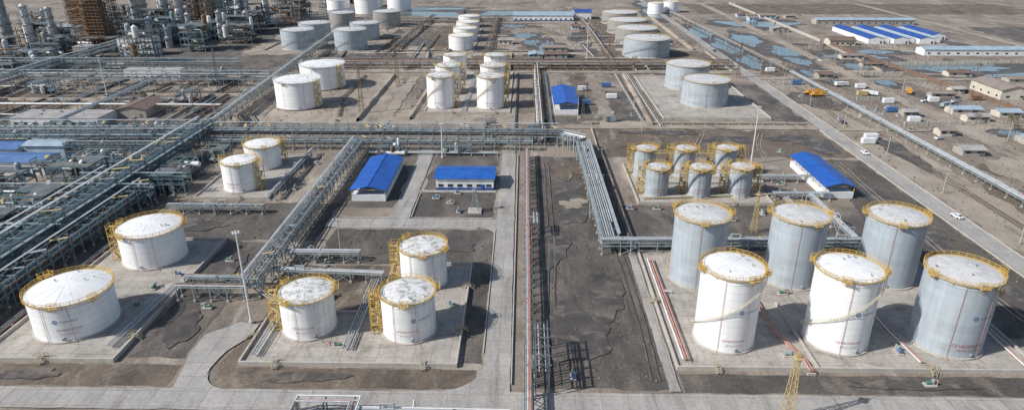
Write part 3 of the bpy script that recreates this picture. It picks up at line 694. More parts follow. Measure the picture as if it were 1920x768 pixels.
pipeline([(64,352),(64,470)],3,"pipes beside an earth bank",None,z=.6)
pipeline([(-34,366),(-34,476)],4,"pipes between paired white tanks",None,z=.8)
pipeline([(-5,330),(-5,470)],3,"rusty pipes beside a dirt road",[m_rust,m_steel],z=.6)
pipeline([(14,316),(14,470)],4,"bundle of brown pipes running away",[m_rust,m_steel,m_pipew],z=1.)
pipeline([(-110,462),(-110,400),(-100,345)],3,"pipes leading from large white tanks",None,z=.8)
pipeline([(-150,332),(20,332)],3,"low pipes beside a dirt road",[m_rust,m_steel,m_alu],z=.6)
pipeline([(36,346),(150,346)],3,"low pipes beside the service road",[m_rust,m_steel,m_alu],z=.6)
pipeline([(-150,318),(-20,318)],4,"silver and brown pipes beside the long rack",[m_rust,m_steel,m_alu],z=.8)
pipeline([(-72,294),(-12,294)],4,"grey green pipes in front of the long rack",[m_bsteel,m_steel,m_alu],z=1.)
for i in range(34):
    x=U(-150,140);y=U(470,760) if i<22 else U(480,560)
    if i%2: pts=[(x,y),(x+U(-6,6),y+U(30,90))]
    else: pts=[(x-U(20,45),y),(x+U(10,30),y+U(-3,3))]
    pipeline(pts,3,"rusty pipes across open ground",[m_rust,m_black,m_steel,m_pipew],z=.8,r=(.2,.35),gap=.9)
for i in range(34):
    x=U(-340,-175);y=U(318,470)
    if i%3: pts=[(x,y),(x+U(-3,3),min(475,y+U(30,90)))]
    else: pts=[(x-U(20,45),y),(x+U(10,30),y+U(-2,2))]
    pipeline(pts,3,"pipes across brown ground near the refinery",[m_rust,m_black,m_steel,m_alu],z=.8,r=(.15,.3),gap=.9)
e=thing("pipe_portal",(-46,116,0),"pipe portal with silver and red pipes beside the road","pipe rack")
for j,(mt,zz) in enumerate(((m_alu,4.6),(m_pink,4.2),(m_alu,3.8),(m_pipew,4.4))):
    mb=MB(); y=j*.7; mb.tube([(-3,y-14,zz),(-3,y,zz),(9+j*.6,y,zz),(9+j*.6,y-14,zz)],.2,mt,8)
    mb.tube([(-3,y,zz),(-3.0,y,.3)],.2,mt,8); mb.obj("pipe",e)
mb=MB()
for x in(-3.4,3,9.5): 
    for y in(-.3,2.4): mb.beam((x,y,0),(x,y,4),.25,m_dsteel)
    mb.beam((x,-.5,3.6),(x,2.6,3.6),.25,m_dsteel)
mb.obj("steel_frame",e)
for x,y,r in((-70,146,0),(-60,134.4,1.57),(-24,134.4,1.57),(-16,150,0),(-16,172,0),(-100.3,160,0),(-100.3,145,0),(-118,135,1.57),(47,134.5,1.57),(98,134.5,1.57),(37.5,165,0),(60,237,1.57),(80,237,1.57),(-110,239,1.57),(-40,366,1.57),(-16,366,1.57)):
    mb=MB(); mt=m_oldyel
    for s in(-.5,.5):
        mb.beam((-1.8,s,.2),(-.5,s,1.3),.1,mt,.16); mb.beam((-.5,s,1.3),(.5,s,1.3),.1,mt,.16); mb.beam((.5,s,1.3),(1.8,s,.2),.1,mt,.16)
        mb.beam((-1.8,s,1.2),(-.5,s,2.3),.06,mt); mb.beam((-.5,s,2.3),(.5,s,2.3),.06,mt); mb.beam((.5,s,2.3),(1.8,s,1.2),.06,mt)
        for q,z in((-1.8,.2),(-.5,1.3),(.5,1.3),(1.8,.2)): mb.beam((q,s,z),(q,s,z+1),.06,mt)
    for q in(-1.5,-1.1,-.7,-.25,.25,.7,1.1,1.5): z=1.3-max(0,abs(q)-.5)*.85; mb.beam((q,-.5,z),(q,.5,z),.3,m_steel,.06)
    o=mb.obj("wall_stile",loc=(x,y,.1),label="small yellow step stile crossing a low wall",category="steps",group="step stiles over the yard walls"); o.rotation_euler.z=r

# ------------------------------------------------------------------ buildings
def building(x0,y0,x1,y1,h,axis,wall,roof,label,rise=1.6,over=.7,open_=False,win=0,name="industrial_building",band=None,door=True,group=None,cat="building",wrow=1,side=0):
    cx,cy=(x0+x1)/2,(y0+y1)/2; e=thing(name,(cx,cy,.1),label,cat,group)
    a,b=(x1-x0)/2,(y1-y0)/2
    mb=MB()
    wh=h if not open_ else 2.6
    mb.box(-a,-b,0,a,b,wh,wall)
    if not open_ and rise>0:
        if axis=='y': mb.add([(-a,-b,h),(a,-b,h),(0,-b,h+rise),(-a,b,h),(a,b,h),(0,b,h+rise)],[(0,1,2),(5,4,3)],wall)
        else: mb.add([(-a,-b,h),(-a,b,h),(-a,0,h+rise),(a,-b,h),(a,b,h),(a,0,h+rise)],[(2,1,0),(3,4,5)],wall)
    mb.obj("wall",e)
    if band:
        mb=MB(); g=.03; mb.box(-a-g,-b-g,.1,a+g,b+g,1.0,band); mb.obj("plinth",e)
    if open_:
        mb=MB()
        k=6
        for i in range(k+1):
            y=-b+2*b*i/k
            for x in(-a+.1,a-.1): mb.beam((x,y,wh),(x,y,h),.25,m_yel)
            mb.beam((-a,y,h-.1),(a,y,h-.1),.3,m_oldyel)
        mb.obj("roof_frame",e)
    mb=MB(); o=over; t=.18
    if rise>0:
        if axis=='y': A=[(-a-o,h-.25),(0,h+rise+.03),(a+o,h-.25)]; f=lambda s,l,z:(s,l,z); L=b+o
        else: A=[(-b-o,h-.25),(0,h+rise+.03),(b+o,h-.25)]; f=lambda s,l,z:(l,s,z); L=a+o
        vs=[];
        for l in(-L,L):
            for s,z in A: vs.append(f(s,l,z+t))
            for s,z in A: vs.append(f(s,l,z))
        fs=[(0,1,7,6),(1,2,8,7),(4,3,9,10),(5,4,10,11),(0,3,4,1),(1,4,5,2),(7,10,9,6),(8,11,10,7),(3,0,6,9),(2,5,11,8)]
        mb.add(vs,fs,roof)
        mb.beam(f(0,-L,h+rise+.25),f(0,L,h+rise+.25),.5,roof,.12)
    else:
        mb.box(-a-.2,-b-.2,h+.01,a+.2,b+.2,h+.35,roof)
        for q in range(3):
            px,py=U(-a*.7,a*.7),U(-b*.7,b*.7); mb.box(px,py,h+.35,px+1.2,py+1.2,h+1.1,m_steel)
    mb.obj("roof",e)
    for r in range(wrow):
        zb=1.3+r*2.8
        for i in range(win):
            x=-a+2*a*(i+.5)/win; w=min(1.1,a/win*.55)
            mb=MB(); mb.box(x-w,-b-.05,zb,x+w,-b+.1,zb+1.2,m_glass)
            mb.box(x-w-.08,-b-.07,zb-.1,x+w+.08,-b+.05,zb-.02,m_pipew); mb.obj("window",e)
        for i in range(side):
            y=-b+2*b*(i+.5)/side
            mb=MB(); mb.box(-a-.05,y-.8,zb,-a+.1,y+.8,zb+1.2,m_glass); mb.obj("window",e)
    if door and not open_:
        mb=MB(); mb.box(a*.55,-b-.06,.02,a*.55+1.8,-b+.1,2.4,m_dsteel if not band else m_dblue); mb.obj("door",e)
    return e
building(-66,238,-53,276,4.8,'y',m_wall,m_blue,"long open shed with bright blue roof and white walls",open_=True,rise=1.4,name="open_shed",cat="shed")
building(-35,250.3,-12,264,5.2,'x',m_wall,m_blue2,"white building with bright blue roof and blue base",win=6,band=m_dblue,rise=1.1)
building(17,364,30,406,6.,'y',m_wall,m_blue,"pump shed with light blue roof and white front",open_=True,rise=1.2,name="open_shed",cat="shed")
building(117,244,128,281,5.2,'y',m_wall,m_blue,"open shed with bright blue roof beside small tanks",open_=True,rise=1.3,name="open_shed",cat="shed")
for x in(306,328,350,372): building(x-6.5,600 if x<360 else 622,x+6.5,675,4.6,'y',m_wall,m_dblue,"long low white warehouse with blue gabled roof",rise=1.3,door=True,over=.3,group="blue roofed warehouses",name="warehouse",cat="warehouse")
for x in(317,339,361): building(x-3.2,605,x+3.2,670,4.,'y',m_wall,m_pbl,"low white annex between two blue warehouses",rise=.7,door=False,over=.1,group="white annexes between the warehouses",name="warehouse_annex",cat="warehouse")
building(300,715,400,728,5,'x',m_walld,m_pbl,"long low building with pale grey blue roof",rise=1.2,win=14)
building(318,545,440,558,5.,'x',m_wall,m_pbl,"long white building with pale blue roof and windows",rise=1.4,win=16)
building(286,402,303,432,6.,'y',m_wallc,m_dustroof,"plain cream building with dusty brown roof",rise=2.,win=2,name="house",cat="house",side=4)
building(262,590,284,602,4.5,'x',m_wallc,m_brownroof,"cream building with dark brown roof",rise=2,win=5)
building(-12,737,52,770,6,'x',m_wall,m_pbl,"long white building with blue trim and pale roof",rise=1.5,win=12,band=m_dblue)
building(54,750,72,770,8,'x',m_wall,m_dblue,"white hall with blue roof",rise=1.5)
building(-268,335,-222,352,4.5,'x',m_wall,m_greyroof,"long low building with rust streaked roof",rise=0,win=9)
building(-222,352.5,-206,375,5,'y',m_walld,m_brownroof,"white shed with brown red roof",rise=1.5)
building(-270,447,-232,455,6.5,'x',m_wall,m_greyroof,"white flat roofed control building",rise=0,win=7)
building(-238,264,-203,276,6,'x',m_wall,m_lblue,"white building with faded blue roof near pipe racks",rise=1.2,win=6)
building(-262,281,-226,292,6,'x',m_wall,m_lblue,"white hall with faded blue roof behind pipes",rise=1.2,win=6)
building(-224,283,-206,292,7,'x',m_wallb,m_pbl,"pale blue annex beside a blue roofed hall",rise=.8,win=3)
building(-322,533,-294,546,13,'x',m_wall,m_greyroof,"white process building with flat roof and windows",rise=0,win=6,wrow=3)
building(-408,598,-372,614,13,'x',m_wallb,m_pbl,"pale blue canopy hall among refinery columns",rise=1,win=0)
building(-350,520,-338,530,9,'x',m_walld,m_greyroof,"grey equipment building among process units",rise=0,win=3,wrow=2)
building(-300,474,-288,482,4,'x',m_wallc,m_greyroof,"small cream building beside pipe racks",rise=0,win=3)
building(-129,103,-113.5,114.5,4,'x',m_wall,m_pbl,"low shed with pale metal roof at the road edge",rise=.5,win=0)
gS="small buildings scattered around the site"
for i in range(13):
    x=random.choice([U(195,255),U(240,290),U(420,560),U(-20,60)]);y=U(480,780) if x>190 else U(520,720)
    if 295<x<455 and 530<y<735: continue
    if 216<x<237: x+=20
    w=U(4,10);d=U(3,6)
    building(x-w,y-d,x+w,y+d,U(2.6,4),random.choice('xxy'),random.choice([m_wallc,m_walld,m_wallb,m_walld]),random.choice([m_brownroof,m_greyroof,m_greyroof,m_dustroof,m_pbl,m_dustroof]),"small low building with weathered roof on bare ground",rise=U(.6,1.3),win=3,group=gS,name="small_building")
for x,y,w,d,rf in((206,300,5,4,m_greyroof),(246,372,8,4,m_pbl),(243,356,6,3,m_greyroof),(212,365,4,3,m_greyroof),(205,462,5,4,m_brownroof),(250,318,9,4,m_pbl),(270,420,4,3,m_greyroof),(266,366,6,4,m_pbl),(276,330,8,4,m_greyroof),(254,408,7,3,m_dustroof),(212,330,4,3,m_dustroof),(300,470,8,4,m_brownroof),(330,450,10,4,m_dustroof)):
    building(x-w,y-d,x+w,y+d,3.2,'x',random.choice([m_walld,m_wallc]),rf,"small yard building with weathered sheet roof",rise=.9,win=2,group=gS,name="small_building")
for x,y,w,d,mt in((163.5,313,6,2.5,m_wall),(168,320,6,2.5,m_wall),(206,352,6,2.5,m_wall),(204,372,6,2.5,m_pblue),(212,392,6,2.5,m_wall),(205,410,6,2.5,m_oldyel),(213,430,6,2.5,m_wall),(-54,324,5,2.5,m_pblue),(44,350,5,2.5,m_steel),(50,400,6,2.5,m_wall),(50,430,6,2.5,m_pblue),(172,480,6,2.5,m_wall),(176,440,6,2.5,m_pblue),(33,385,6,2.5,m_pblue),(34,420,5,2.5,m_wall),(-66,470,6,2.5,m_wall),(240,395,6,2.5,m_wall),(268,400,6,2.5,m_rust)):
    mb=MB(); mb.box(0,0,.15,w,d,2.7,mt)
    for i in range(int(w/.5)): mb.box(i*.5+.1,-.04,.3,i*.5+.3,0.0,2.5,mt)
    mb.box(w,.2,.3,w+.05,d-.2,2.5,m_steel)
    mb.obj("shipping_container",loc=(x,y,.3),label="corrugated steel container standing on bare ground",category="container",group="containers in the yards")
def wall(p,q,h,mat,label):
    mb=MB(); o=Vector((*p,0)); d=Vector((*q,0))-o; L=d.length; k=int(L/6)
    mb.beam((0,0,h/2),tuple(d+Vector((0,0,h/2))),.3,mat,h)
    for i in range(k+1):
        c=d*i/k; mb.box(c.x-.3,c.y-.3,0,c.x+.3,c.y+.3,h+.2,mat)
    mb.obj("boundary_wall",loc=o,label=label,category="wall",group="boundary walls and fences")
wall((197,120),(190,470),1.8,m_bund,"long pale boundary wall beside pipes")
wall((190,474),(166,900),1.8,m_bund,"pale boundary wall running far away")
wall((263,600),(283,330),2.6,m_brownroof,"brown sheet metal fence around a yard")
wall((283,330),(420,330),2.6,m_brownroof,"brown sheet metal fence beside a road")
wall((236,470),(262,470),2.4,m_bund,"pale wall closing a yard")
wall((262,610),(262,900),2.4,m_bund,"pale perimeter wall on the plain")
wall((262,505),(420,520),2.4,m_wallc,"cream wall in front of long buildings")
wall((200,345),(236,347),2.2,m_bund,"pale wall between small yards")
wall((200,400),(220,401),2.2,m_bund,"pale wall between small yards")
wall((-10,480),(-10,560),1.5,m_bund,"low wall beside a dirt yard")
wall((35,300),(35,336),1.,m_bund,"low wall at the edge of a brown plot")

# ------------------------------------------------------------------ masts and poles
def mast(x,y,h,label="tall tapered white floodlight mast"):
    e=thing("light_mast",(x,y,.1),label,"light mast","floodlight masts")
    mb=MB(); mb.cyl((0,0,0),(0,0,.6),.7,m_bund,12); mb.cyl((0,0,.6),(0,0,h),.34,m_pipew,12,.16); mb.obj("pole",e)
    mb=MB(); mb.ring(0,0,h-.4,.2,.9,.12,m_steel,16)
    for i in range(6):
        t=6.28*i/6; mb.box(.8*math.cos(t)-.2,.8*math.sin(t)-.2,h-.3,.8*math.cos(t)+.2,.8*math.sin(t)+.2,h,m_pipew)
    mb.obj("lamp_head",e)
mast(-73,153,27); mast(101,284,26,"tall white floodlight mast behind small grey tanks"); mast(-37,290,16,"floodlight mast beside the long pipe rack")
mast(-255,400,25,"floodlight mast near the control building"); mast(48,520,28,"floodlight mast in the far yard")
def lattice(x,y,h,mat,label,w=1.6):
    e=MB(); k=max(4,int(h/2))
    def c(i,z):
        s=w*(1-.75*z/h)/2; return((-s,-s,z),(s,-s,z),(s,s,z),(-s,s,z))[i]
    for i in range(4):
        for j in range(k):
            z0,z1=h*j/k,h*(j+1)/k
            e.beam(c(i,z0),c(i,z1),.14,mat); e.beam(c(i,z1),c((i+1)%4,z1),.09,mat); e.beam(c(i,z0),c((i+1)%4,z1),.08,mat)
    e.cyl((0,0,h),(0,0,h+2.5),.06,mat,6)
    e.ring(0,0,h*.93,.2,1.1,.1,mat,8)
    e.obj("lattice_mast",loc=(x,y,.1),label=label,category="lattice mast",group="lattice lightning masts")
lattice(57.,116.5,18,m_oldyel,"yellow lattice mast beside the front road",2.4)
lattice(80,213,15,m_oldyel,"yellow lattice mast behind the tall tanks",1.8)
lattice(-91,366,27,m_rust,"slender brown lattice mast beside a white tank",2.6)
lattice(-84,440,26,m_rust,"slender brown lattice mast beside a dirt track",2.4)
lattice(31,345,20,m_dsteel,"thin lattice mast near a service road",1.6)
m=MB(); m.box(-20.5,226.5,0,-15.5,231.5,.6,m_bund); m.obj("concrete_block",label="square concrete base under a short mast",category="concrete base")
lattice(-18,229,9,m_steel,"short lattice mast on a concrete block",2.8)
lattice(-190,410,28,m_dsteel,"thin lattice mast near the pipe rack",2)
lattice(146,460,24,m_rust,"thin lattice mast beside the long road",2)
lattice(60,480,26,m_rust,"thin brown lattice mast by brown pipes",2)
def pole(x,y,h=11,arm=True):
    mb=MB(); mb.cyl((0,0,0),(0,0,h),.2,m_bund,8,.13)
    if arm: mb.beam((-1.3,0,h-.6),(1.3,0,h-.6),.14,m_dsteel); mb.cyl((-1.1,0,h-.5),(-1.1,0,h-.1),.08,m_pipew,6); mb.cyl((1.1,0,h-.5),(1.1,0,h-.1),.08,m_pipew,6)
    mb.obj("utility_pole",loc=(x,y,0),label="concrete utility pole with a short crossarm",category="utility pole",group="utility poles")
for x,y,h in((-58,190,14),(-83,262,12),(29,352,14),(-108,300,12),(-90,330,12),(5,330,12),(60,330,12),(-40,330,12),(25,243,11)): pole(x,y,h)
for i in range(14): pole(166-(i>8),205+i*45,10)
for i in range(12): pole(237,220+i*50,10)
for i in range(10): pole(-162,340+i*40,12)
for i in range(9): pole(-300+i*17,U(330,460),U(9,14))
# ------------------------------------------------------------------ refinery units
def unit(cx,cy,w,d,h,frame,label,nv=6,big=False):
    e=thing("process_unit",(cx,cy,0),label,"process unit","refinery process units")
    mb=MB(); nx=max(1,round(w/6));ny=max(1,round(d/7));nz=max(1,round(h/5))
    X=[-w/2+w*i/nx for i in range(nx+1)];Y=[-d/2+d*i/ny for i in range(ny+1)];Z=[h*i/nz for i in range(nz+1)]
    tops={(x,y):h*U(.7,1.05) for x in X for y in Y}
    for x in X:
        for y in Y: mb.beam((x,y,0),(x,y,tops[(x,y)]),.4,frame)
    for z in Z[1:]:
        for x in X: mb.beam((x,-d/2,z),(x,d/2,z),.35,frame)
        for y in Y: mb.beam((-w/2,y,z),(w/2,y,z),.35,frame)
        for y in(-d/2,d/2): mb.beam((-w/2,y,z+1.1),(w/2,y,z+1.1),.12,m_oldyel if R_()<.4 else frame)
        for q in range(nx):
            if R_()<.5: mb.beam((X[q],-d/2,z-h/nz),(X[q+1],-d/2,z),.2,frame)
        for i in range(nx):
            for j in range(ny):
                if R_()<.6: mb.box(X[i]-.1,Y[j]-.1,z+.1,X[i+1]+.1,Y[j+1]+.1,z+.26+R_()*.02,m_dsteel)
    mb.obj("steel_frame",e)
    for i in range(nv):
        x,y=U(-w/2,w/2)*.85,U(-d/2,d/2)*.85; z=random.choice(Z[:-1])+.4; mt=random.choice([m_alu,m_pipew,m_steel,m_rust,m_steel,m_wall,m_dsteel])
        mb=MB(); g=1.7 if big else 1.
        if R_()<.5:
            L=U(2,4)*g; r=U(.6,1.3)*g; mb.cyl((x-L,y,z+r),(x+L,y,z+r),r,mt,12); mb.cyl((x-L-.5,y,z+r),(x-L,y,z+r),r*.5,mt,12,r); mb.cyl((x+L,y,z+r),(x+L+.5,y,z+r),r,mt,12,r*.5)
        else:
            r=U(.5,1.4)*g;hh=U(3,7)*g; mb.cyl((x,y,z),(x,y,z+hh),r,mt,14); mb.cyl((x,y,z+hh),(x,y,z+hh+r*.6),r,mt,14,r*.3)
        mb.obj("vessel",e)
    for i in range(int(nv*1.3)):
        x,y=U(-w/2,w/2),U(-d/2,d/2); z=U(1,h*.9); x2=U(-w/2,w/2);y2=U(-d/2,d/2);z2=U(1,h)
        mb=MB(); mb.tube([(x,y,z),(x2,y,z),(x2,y,z2),(x2,y2,z2)],U(.12,.3)*(1.5 if big else 1),random.choice(PM),6); mb.obj("pipe",e)
def column(x,y,r,h,mt,label,plat=m_steel,scaf=False,gap=2.):
    e=thing("distillation_column",(x,y,0),label,"process column","refinery columns and stacks")
    mb=MB(); mb.cyl((0,0,0),(0,0,h*.55),r,mt,20); mb.cyl((0,0,h*.55),(0,0,h*.6),r,mt,20,r*.8); mb.cyl((0,0,h*.6),(0,0,h),r*.8,mt,20); mb.cyl((0,0,h),(0,0,h+r*.5),r*.8,mt,20,r*.2); mb.obj("column_body",e)
    mb=MB(); k=int(h/6)
    for i in range(1,k+1):
        z=h*i/k; rr=r if z<h*.55 else r*.8
        mb.ring(0,0,z-.8,rr,rr+1.3,.15,plat,20); mb.ring(0,0,z+.3,rr+1.2,rr+1.3,.14,plat,20)
        for q in range(8):
            t=6.28*q/8; mb.beam(((rr+1.25)*math.cos(t),(rr+1.25)*math.sin(t),z-.8),((rr+1.25)*math.cos(t),(rr+1.25)*math.sin(t),z+.35),.12,plat)
    mb.obj("ring_platform",e)
    mb=MB(); mb.beam((0,-r-.6,0),(0,-r-.6,h),.5,plat,.15); mb.cyl((r+.4,-.5,0),(r+.4,-.5,h*.97),.3,m_alu,8); mb.obj("ladder",e)
    if scaf:
        mb=MB(); s=r+gap; k=int(h/2.5); nn=20 if s<9 else 32
        for a in range(nn):
            t=a/nn*4; sd=int(t);u=(t-sd)*2*s-s
            p=((u,-s),(s,u),(-u,s),(-s,-u))[sd]
            mb.beam((*p,0),(*p,h*U(.9,1.05)),.28,scaf)
        for i in range(k):
            z=i*2.5
            for a,b in(((-s,-s),(s,-s)),((s,-s),(s,s)),((s,s),(-s,s)),((-s,s),(-s,-s))):
                mb.beam((*a,z),(*b,z),.28,scaf,.3)
                if i%2: mb.beam((*a,z+.2),(*b,z+.2),1.8,m_oldyel if R_()<.15 else scaf,.12)
                else:
                    va,vb=Vector(a),Vector(b)
                    for q in range(3): p0=va.lerp(vb,q/3);p1=va.lerp(vb,(q+1)/3); mb.beam((p0.x,p0.y,z),(p1.x,p1.y,z+2.5),.18,scaf)
        mb.obj("scaffolding",e)
column(-356,566,9.5,66,m_rust,"massive rusty reactor column wrapped in scaffolding",m_rust,m_rust,3.5)
column(-374,668,7,80,m_wallc,"cream refinery column with ring platforms",m_dsteel)
column(-304,682,6,75,m_steel,"grey column inside a broad steel tower",m_steel,m_bsteel,5)
column(-281,692,4,70,m_alu,"slim silver column with dark ring platforms",m_dsteel)
column(-322,640,3.5,40,m_alu,"silver refinery column with platforms",m_dsteel)
column(-395,610,6,60,m_rust,"rust coloured tower with platforms",m_rust,m_rust)
column(-430,650,4.5,70,m_steel,"grey refinery tower with platforms",m_dsteel)
column(-410,560,3.5,35,m_pipew,"white refinery column",m_dsteel)
column(-440,575,4.5,45,m_steel,"grey column beside steel frames",m_dsteel)
column(-270,720,3,50,m_pipew,"white column far behind the tanks",m_dsteel)
column(-250,760,3.5,45,m_steel,"grey column far behind the tanks",m_dsteel)
for x in(-330,-345,-400,-360,-300,-455,-240,-385,-420): column(x+U(-6,6),U(640,860),U(2.5,4),U(30,60),random.choice([m_steel,m_tray,m_rust,m_pipew]),"distant refinery column with platforms",m_dsteel,random.choice([False,False,m_rust]))
for x,y in((-300,570),(-318,575),(-335,610),(-345,700),(-410,630),(-425,600),(-450,640),(-285,585),(-272,610),(-260,640),(-390,560),(-375,600),(-330,660),(-440,540),(-425,520),(-310,630)): column(x,y,U(2.2,3.6),U(16,34),random.choice([m_alu,m_pipew,m_tray,m_wall]),"pale cylindrical process tower among steelwork",m_dsteel)
lab=["open steel process frame with vessels and pipes","grey process structure packed with pipework","rusty steel process structure with platforms"]
gx=[(-395,510),(-365,500),(-335,590),(-300,600),(-420,540),(-390,640),(-350,650),(-330,700),(-290,650),(-262,700),(-265,640),(-240,740),(-310,740),(-370,740),(-410,700),(-445,620),(-280,800),(-340,800),(-400,800),(-230,820),(-400,485),(-370,470),(-455,520),(-270,560),(-445,490),(-300,880),(-230,900),(-370,880),(-290,510),(-350,480),(-425,590),(-375,590),(-320,615),(-355,620),(-400,575),(-250,600),(-262,660),(-345,550),(-380,540),(-235,690),(-285,620)]
for i,(x,y) in enumerate(gx):
    fr=random.choice([m_steel,m_dsteel,m_bsteel,m_rust,m_bsteel])
    unit(x,y,U(16,28),U(12,22),U(10,24) if y>505 else U(6,12),fr,lab[2] if fr==m_rust else random.choice(lab[:2]),6,True)
for i,(x,y,w,d,h) in enumerate(((-178,224,14,12,9),(-180,253,16,12,10),(-183,205,16,12,8),(-180,187,14,12,8),(-180,165,16,16,8),(-205,246,14,12,8),(-197,215,10,12,7),(-142,248,8,8,8),(-185,320,14,8,6),(-215,318,12,8,6),(-210,180,16,24,9),(-217,205,12,12,8),(-300,330,16,10,8),(-330,350,20,12,9),(-185,274,16,10,7),(-175,145,12,14,8),(-300,410,14,10,7),(-200,390,10,10,7),(-205,440,12,10,8),(-30,295,12,4,4),(-62,294,10,4,4),(-142,262,9,8,8),(-138,285,10,8,6))):
    unit(x,y,w,d,h,random.choice([m_bsteel,m_steel,m_dsteel,m_bsteel]),"low blue grey steel structure with pumps and pipes",8)
unit(-16,313,5,5,11,m_steel,"stair tower with platforms beside the long pipe rack",3)
unit(5,314,6,4,8,m_steel,"small steel stair platform on the pipe rack",2)
sk=[(-60,163),(-55,166),(-20,162),(-108,170),(-108,160),(60,162),(75,170),(95,160),(46,200),(90,205),(108,225),(-92,280),(-92,250),(120,300),(12,318),(22,322),(60,362),(64,380),(68,400),(-66,380),(-66,400),(-66,420),(-26,246),(-60,172),(-47,142),(-14,320),(-30,322),(-60,318),(-120,232),(-108,232),(60,225),(75,222),(88,228),(50,232),(-105,178),(-90,176),(-88,160),(-93,188),(-62,186),(-70,196),(66,140),(94,142),(118,170),(40,232),(100,250),(105,258),(110,268),(-80,240),(-72,262),(-83,282),(-28,236),(-34,241),(-24,228),(12,131),(95,129.5)]
for _ in range(40):
    b=random.choice([(-150,480,140,560),(12,345,66,470),(-330,320,-175,460),(165,300,215,450)]); sk.append((U(b[0],b[2]),U(b[1],b[3])))
for x,y in sk:
    inside=134<y<186 and not(-99<x<-70) and x!=-62
    e=thing("pump_skid",(x,y,.44 if inside else .2),"small pump skid with motor and valves","pump","pump skids"); e.rotation_euler.z=random.choice([0,1.57,.0,3.14])
    mb=MB(); mb.box(-1.4,-.8,0,1.4,.8,.35,m_bund); mb.obj("base",e)
    mb=MB(); mb.cyl((-1,0,.85),(.3,0,.85),.42,random.choice([m_pblue,m_steel,m_green]),10); mb.obj("motor",e)
    mb=MB(); mb.cyl((.5,0,.4),(.5,0,1.7),.4,m_steel,10); mb.tube([(.5,0,1.4),(1.6,0,1.4),(1.6,0,.3)],.15,random.choice([m_red,m_alu,m_oldyel]),8); mb.obj("valve",e)

# ------------------------------------------------------------------ vehicles
def car(x,y,rot,paint,label):
    e=thing("car",(x,y,.42 if abs(x-156.5)<4 else .3),label,"car","parked and driving cars"); e.rotation_euler.z=rot
    mb=MB(); W=.9
    prof=[(-2.2,.35),(2.2,.35),(2.25,.75),(2.1,.92),(1.2,1.0),(.55,1.42),(-1.0,1.45),(-1.7,1.05),(-2.2,.98)]
    n=len(prof)
    vs=[(x_,-W*(1 if z<1.05 else .82),z) for x_,z in prof]+[(x_,W*(1 if z<1.05 else .82),z) for x_,z in prof]
    mb.add(vs,[tuple(range(n)),tuple(range(2*n-1,n-1,-1))]+[(i+n,(i+1)%n+n,(i+1)%n,i) for i in range(n)],paint); mb.obj("body",e)
    mb=MB()
    mb.add([(1.17,-.76,1.04),(1.17,.76,1.04),(.6,.7,1.41),(.6,-.7,1.41)],[(0,1,2,3)],m_glass); mb.obj("windscreen",e,(.03,0,.02))
    mb=MB()
    mb.add([(-1.67,.76,1.09),(-1.67,-.76,1.09),(-1.05,-.7,1.43),(-1.05,.7,1.43)],[(0,1,2,3)],m_glass); mb.obj("rear_window",e,(-.03,0,.02))
    for s in(-1,1):
        mb=MB(); mb.add([(1.0,s*.9,1.06),(-1.5,s*.9,1.08),(-1.,s*.78,1.38),(.55,s*.78,1.36)],[(0,1,2,3)],m_glass); mb.obj("side_window",e)
        for xx in(-1.4,1.4):
            mb=MB(); mb.cyl((xx,s*.72,.33),(xx,s*.95,.33),.33,m_tyre,14); mb.obj("wheel",e)
        mb=MB(); mb.box(2.2,s*.65-.15,.62,2.27,s*.65+.15,.78,m_pipew); mb.obj("headlight",e)
car(157.5,226,rad(100),m_carw,"white saloon car driving on the service road")
car(157.5,298,rad(-85),m_carw,"white car on the long service road")
for x,y,r,p in((205,322,.3,m_carw),(212,338,1.2,m_card),(238,396,.2,m_carw),(243,402,.2,m_card),(249,408,.3,m_carw),(300,470,.5,m_carw),(156,560,1.57,m_card),(226,520,1.57,m_carw),(170,350,1.4,m_card),(208,380,.8,m_carw),(216,404,1.9,m_card),(255,395,.3,m_carw)): car(x,y,r,p,"car parked on bare ground near the yards")
def truck(x,y,rot,cab,boxm,label,crane=False):
    e=thing("truck",(x,y,.25),label,"truck","lorries parked in the yards"); e.rotation_euler.z=rot
    mb=MB(); mb.box(2.4,-1.2,.6,4.4,1.2,2.6,cab); mb.obj("cab",e)
    mb=MB(); mb.box(4.39,-1.05,1.6,4.44,1.05,2.4,m_glass); mb.obj("windscreen",e)
    mb=MB(); mb.box(-4.4,-.6,.6,2.4,.6,.9,m_dsteel); mb.obj("chassis",e)
    mb=MB()
    if crane:
        mb.box(-4.3,-1.2,.92,2.2,1.2,1.5,boxm); mb.box(-2.6,-.9,1.5,-.6,.9,2.6,boxm); mb.beam((-2,0,2.7),(6.5,0,3.3),.6,boxm,.6)
    else: mb.box(-4.4,-1.25,.92,2.2,1.25,2.9,boxm)
    mb.obj("crane_boom" if crane else "cargo_box",e)
    for xx in(-3.4,-2.2,3.2):
        for s in(-1,1): mb=MB(); mb.cyl((xx,s*.9,.5),(xx,s*1.22,.5),.5,m_tyre,14); mb.obj("wheel",e)
truck(178,414,.05,m_orange,m_orange,"orange mobile crane truck on bare ground",True)
truck(179.5,409,.1,m_orange,m_orange,"orange mobile crane truck beside another",True)
for x,y,r,c,b in((206,436,.2,m_carw,m_wall),(213,412,-.4,m_carw,m_wall),(240,418,1.2,m_carw,m_orange),(244,384,.4,m_pblue,m_steel),(-70,330,.0,m_orange,m_steel)): truck(x,y,r,c,b,"lorry with box body parked on bare ground")

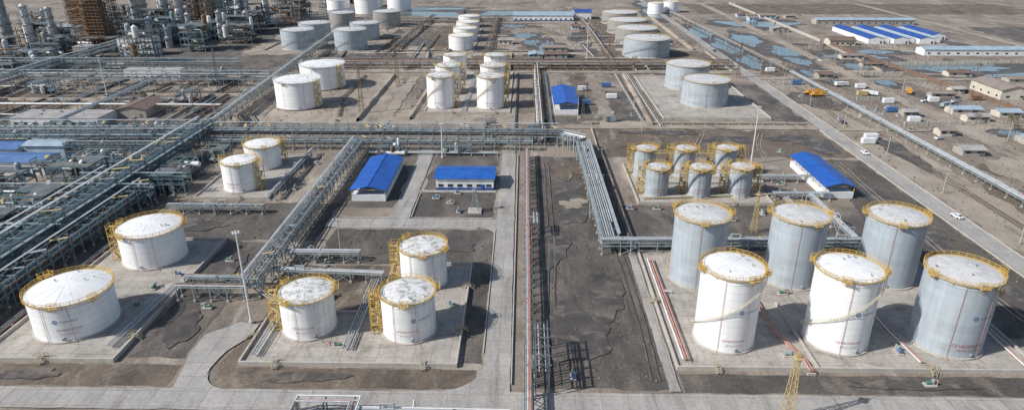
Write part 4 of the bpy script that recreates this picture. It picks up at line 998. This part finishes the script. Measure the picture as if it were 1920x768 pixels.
# ------------------------------------------------------------------ bare trees
def tree(x,y,h):
    e=thing("bare_tree",(x,y,0),"leafless brown tree on dry ground","tree","leafless trees")
    mb=MB(); mb.cyl((0,0,0),(0,0,h*.35),h*.035,m_bark,6,h*.022); mb.obj("trunk",e)
    mb=MB()
    def br(p,d,L,r,k):
        q=p+d*L; mb.cyl(p,q,r,m_twig,4,r*.6,False)
        if k==0: return
        for i in range(4):
            nd=(d+Vector((U(-.8,.8),U(-.8,.8),U(-.2,.6)))).normalized(); br(q,nd,L*.7,r*.55,k-1)
    for i in range(4): br(Vector((0,0,h*.3)),Vector((U(-.6,.6),U(-.6,.6),1)).normalized(),h*.25,h*.018,3)
    mb.obj("crown",e)
for x,y in((252,338),(262,344),(270,336),(258,352),(247,330),(240,350),(275,350),(286,345),(300,360),(244,560),(252,700),(270,740),(300,760),(330,350),(345,355),(238,640),(320,480),(212,500),(266,352),(255,345),(280,356)): tree(x,y,U(5,8))

# ------------------------------------------------------------------ camera, light, world
cd=bpy.data.cameras.new("camera"); cam=bpy.data.objects.new("camera",cd); COL.objects.link(cam)
cam.location=(0,0,100); cam.rotation_euler=(rad(67),0,rad(1.05)); cd.sensor_width=36; cd.lens=23.625; cd.clip_end=12000
sc.camera=cam
EL,AZ=rad(38),rad(20)
sd=bpy.data.lights.new("sun","SUN"); sd.energy=5.; sd.angle=rad(.5); sd.color=(1,.975,.94)
so=bpy.data.objects.new("sun",sd); COL.objects.link(so)
dv=Vector((math.cos(AZ)*math.cos(EL),math.sin(AZ)*math.cos(EL),-math.sin(EL)))
so.rotation_euler=dv.to_track_quat('-Z','Y').to_euler()
w=bpy.data.worlds.new("World"); sc.world=w; w.use_nodes=True; nt=w.node_tree
sky=nt.nodes.new("ShaderNodeTexSky"); sky.sky_type='NISHITA'; sky.sun_disc=False; sky.sun_elevation=EL; sky.sun_rotation=rad(250)
nt.links.new(sky.outputs[0],nt.nodes["Background"].inputs[0]); nt.nodes["Background"].inputs[1].default_value=.12
sc.view_settings.view_transform='Standard'; sc.view_settings.look='None'; sc.view_settings.exposure=0
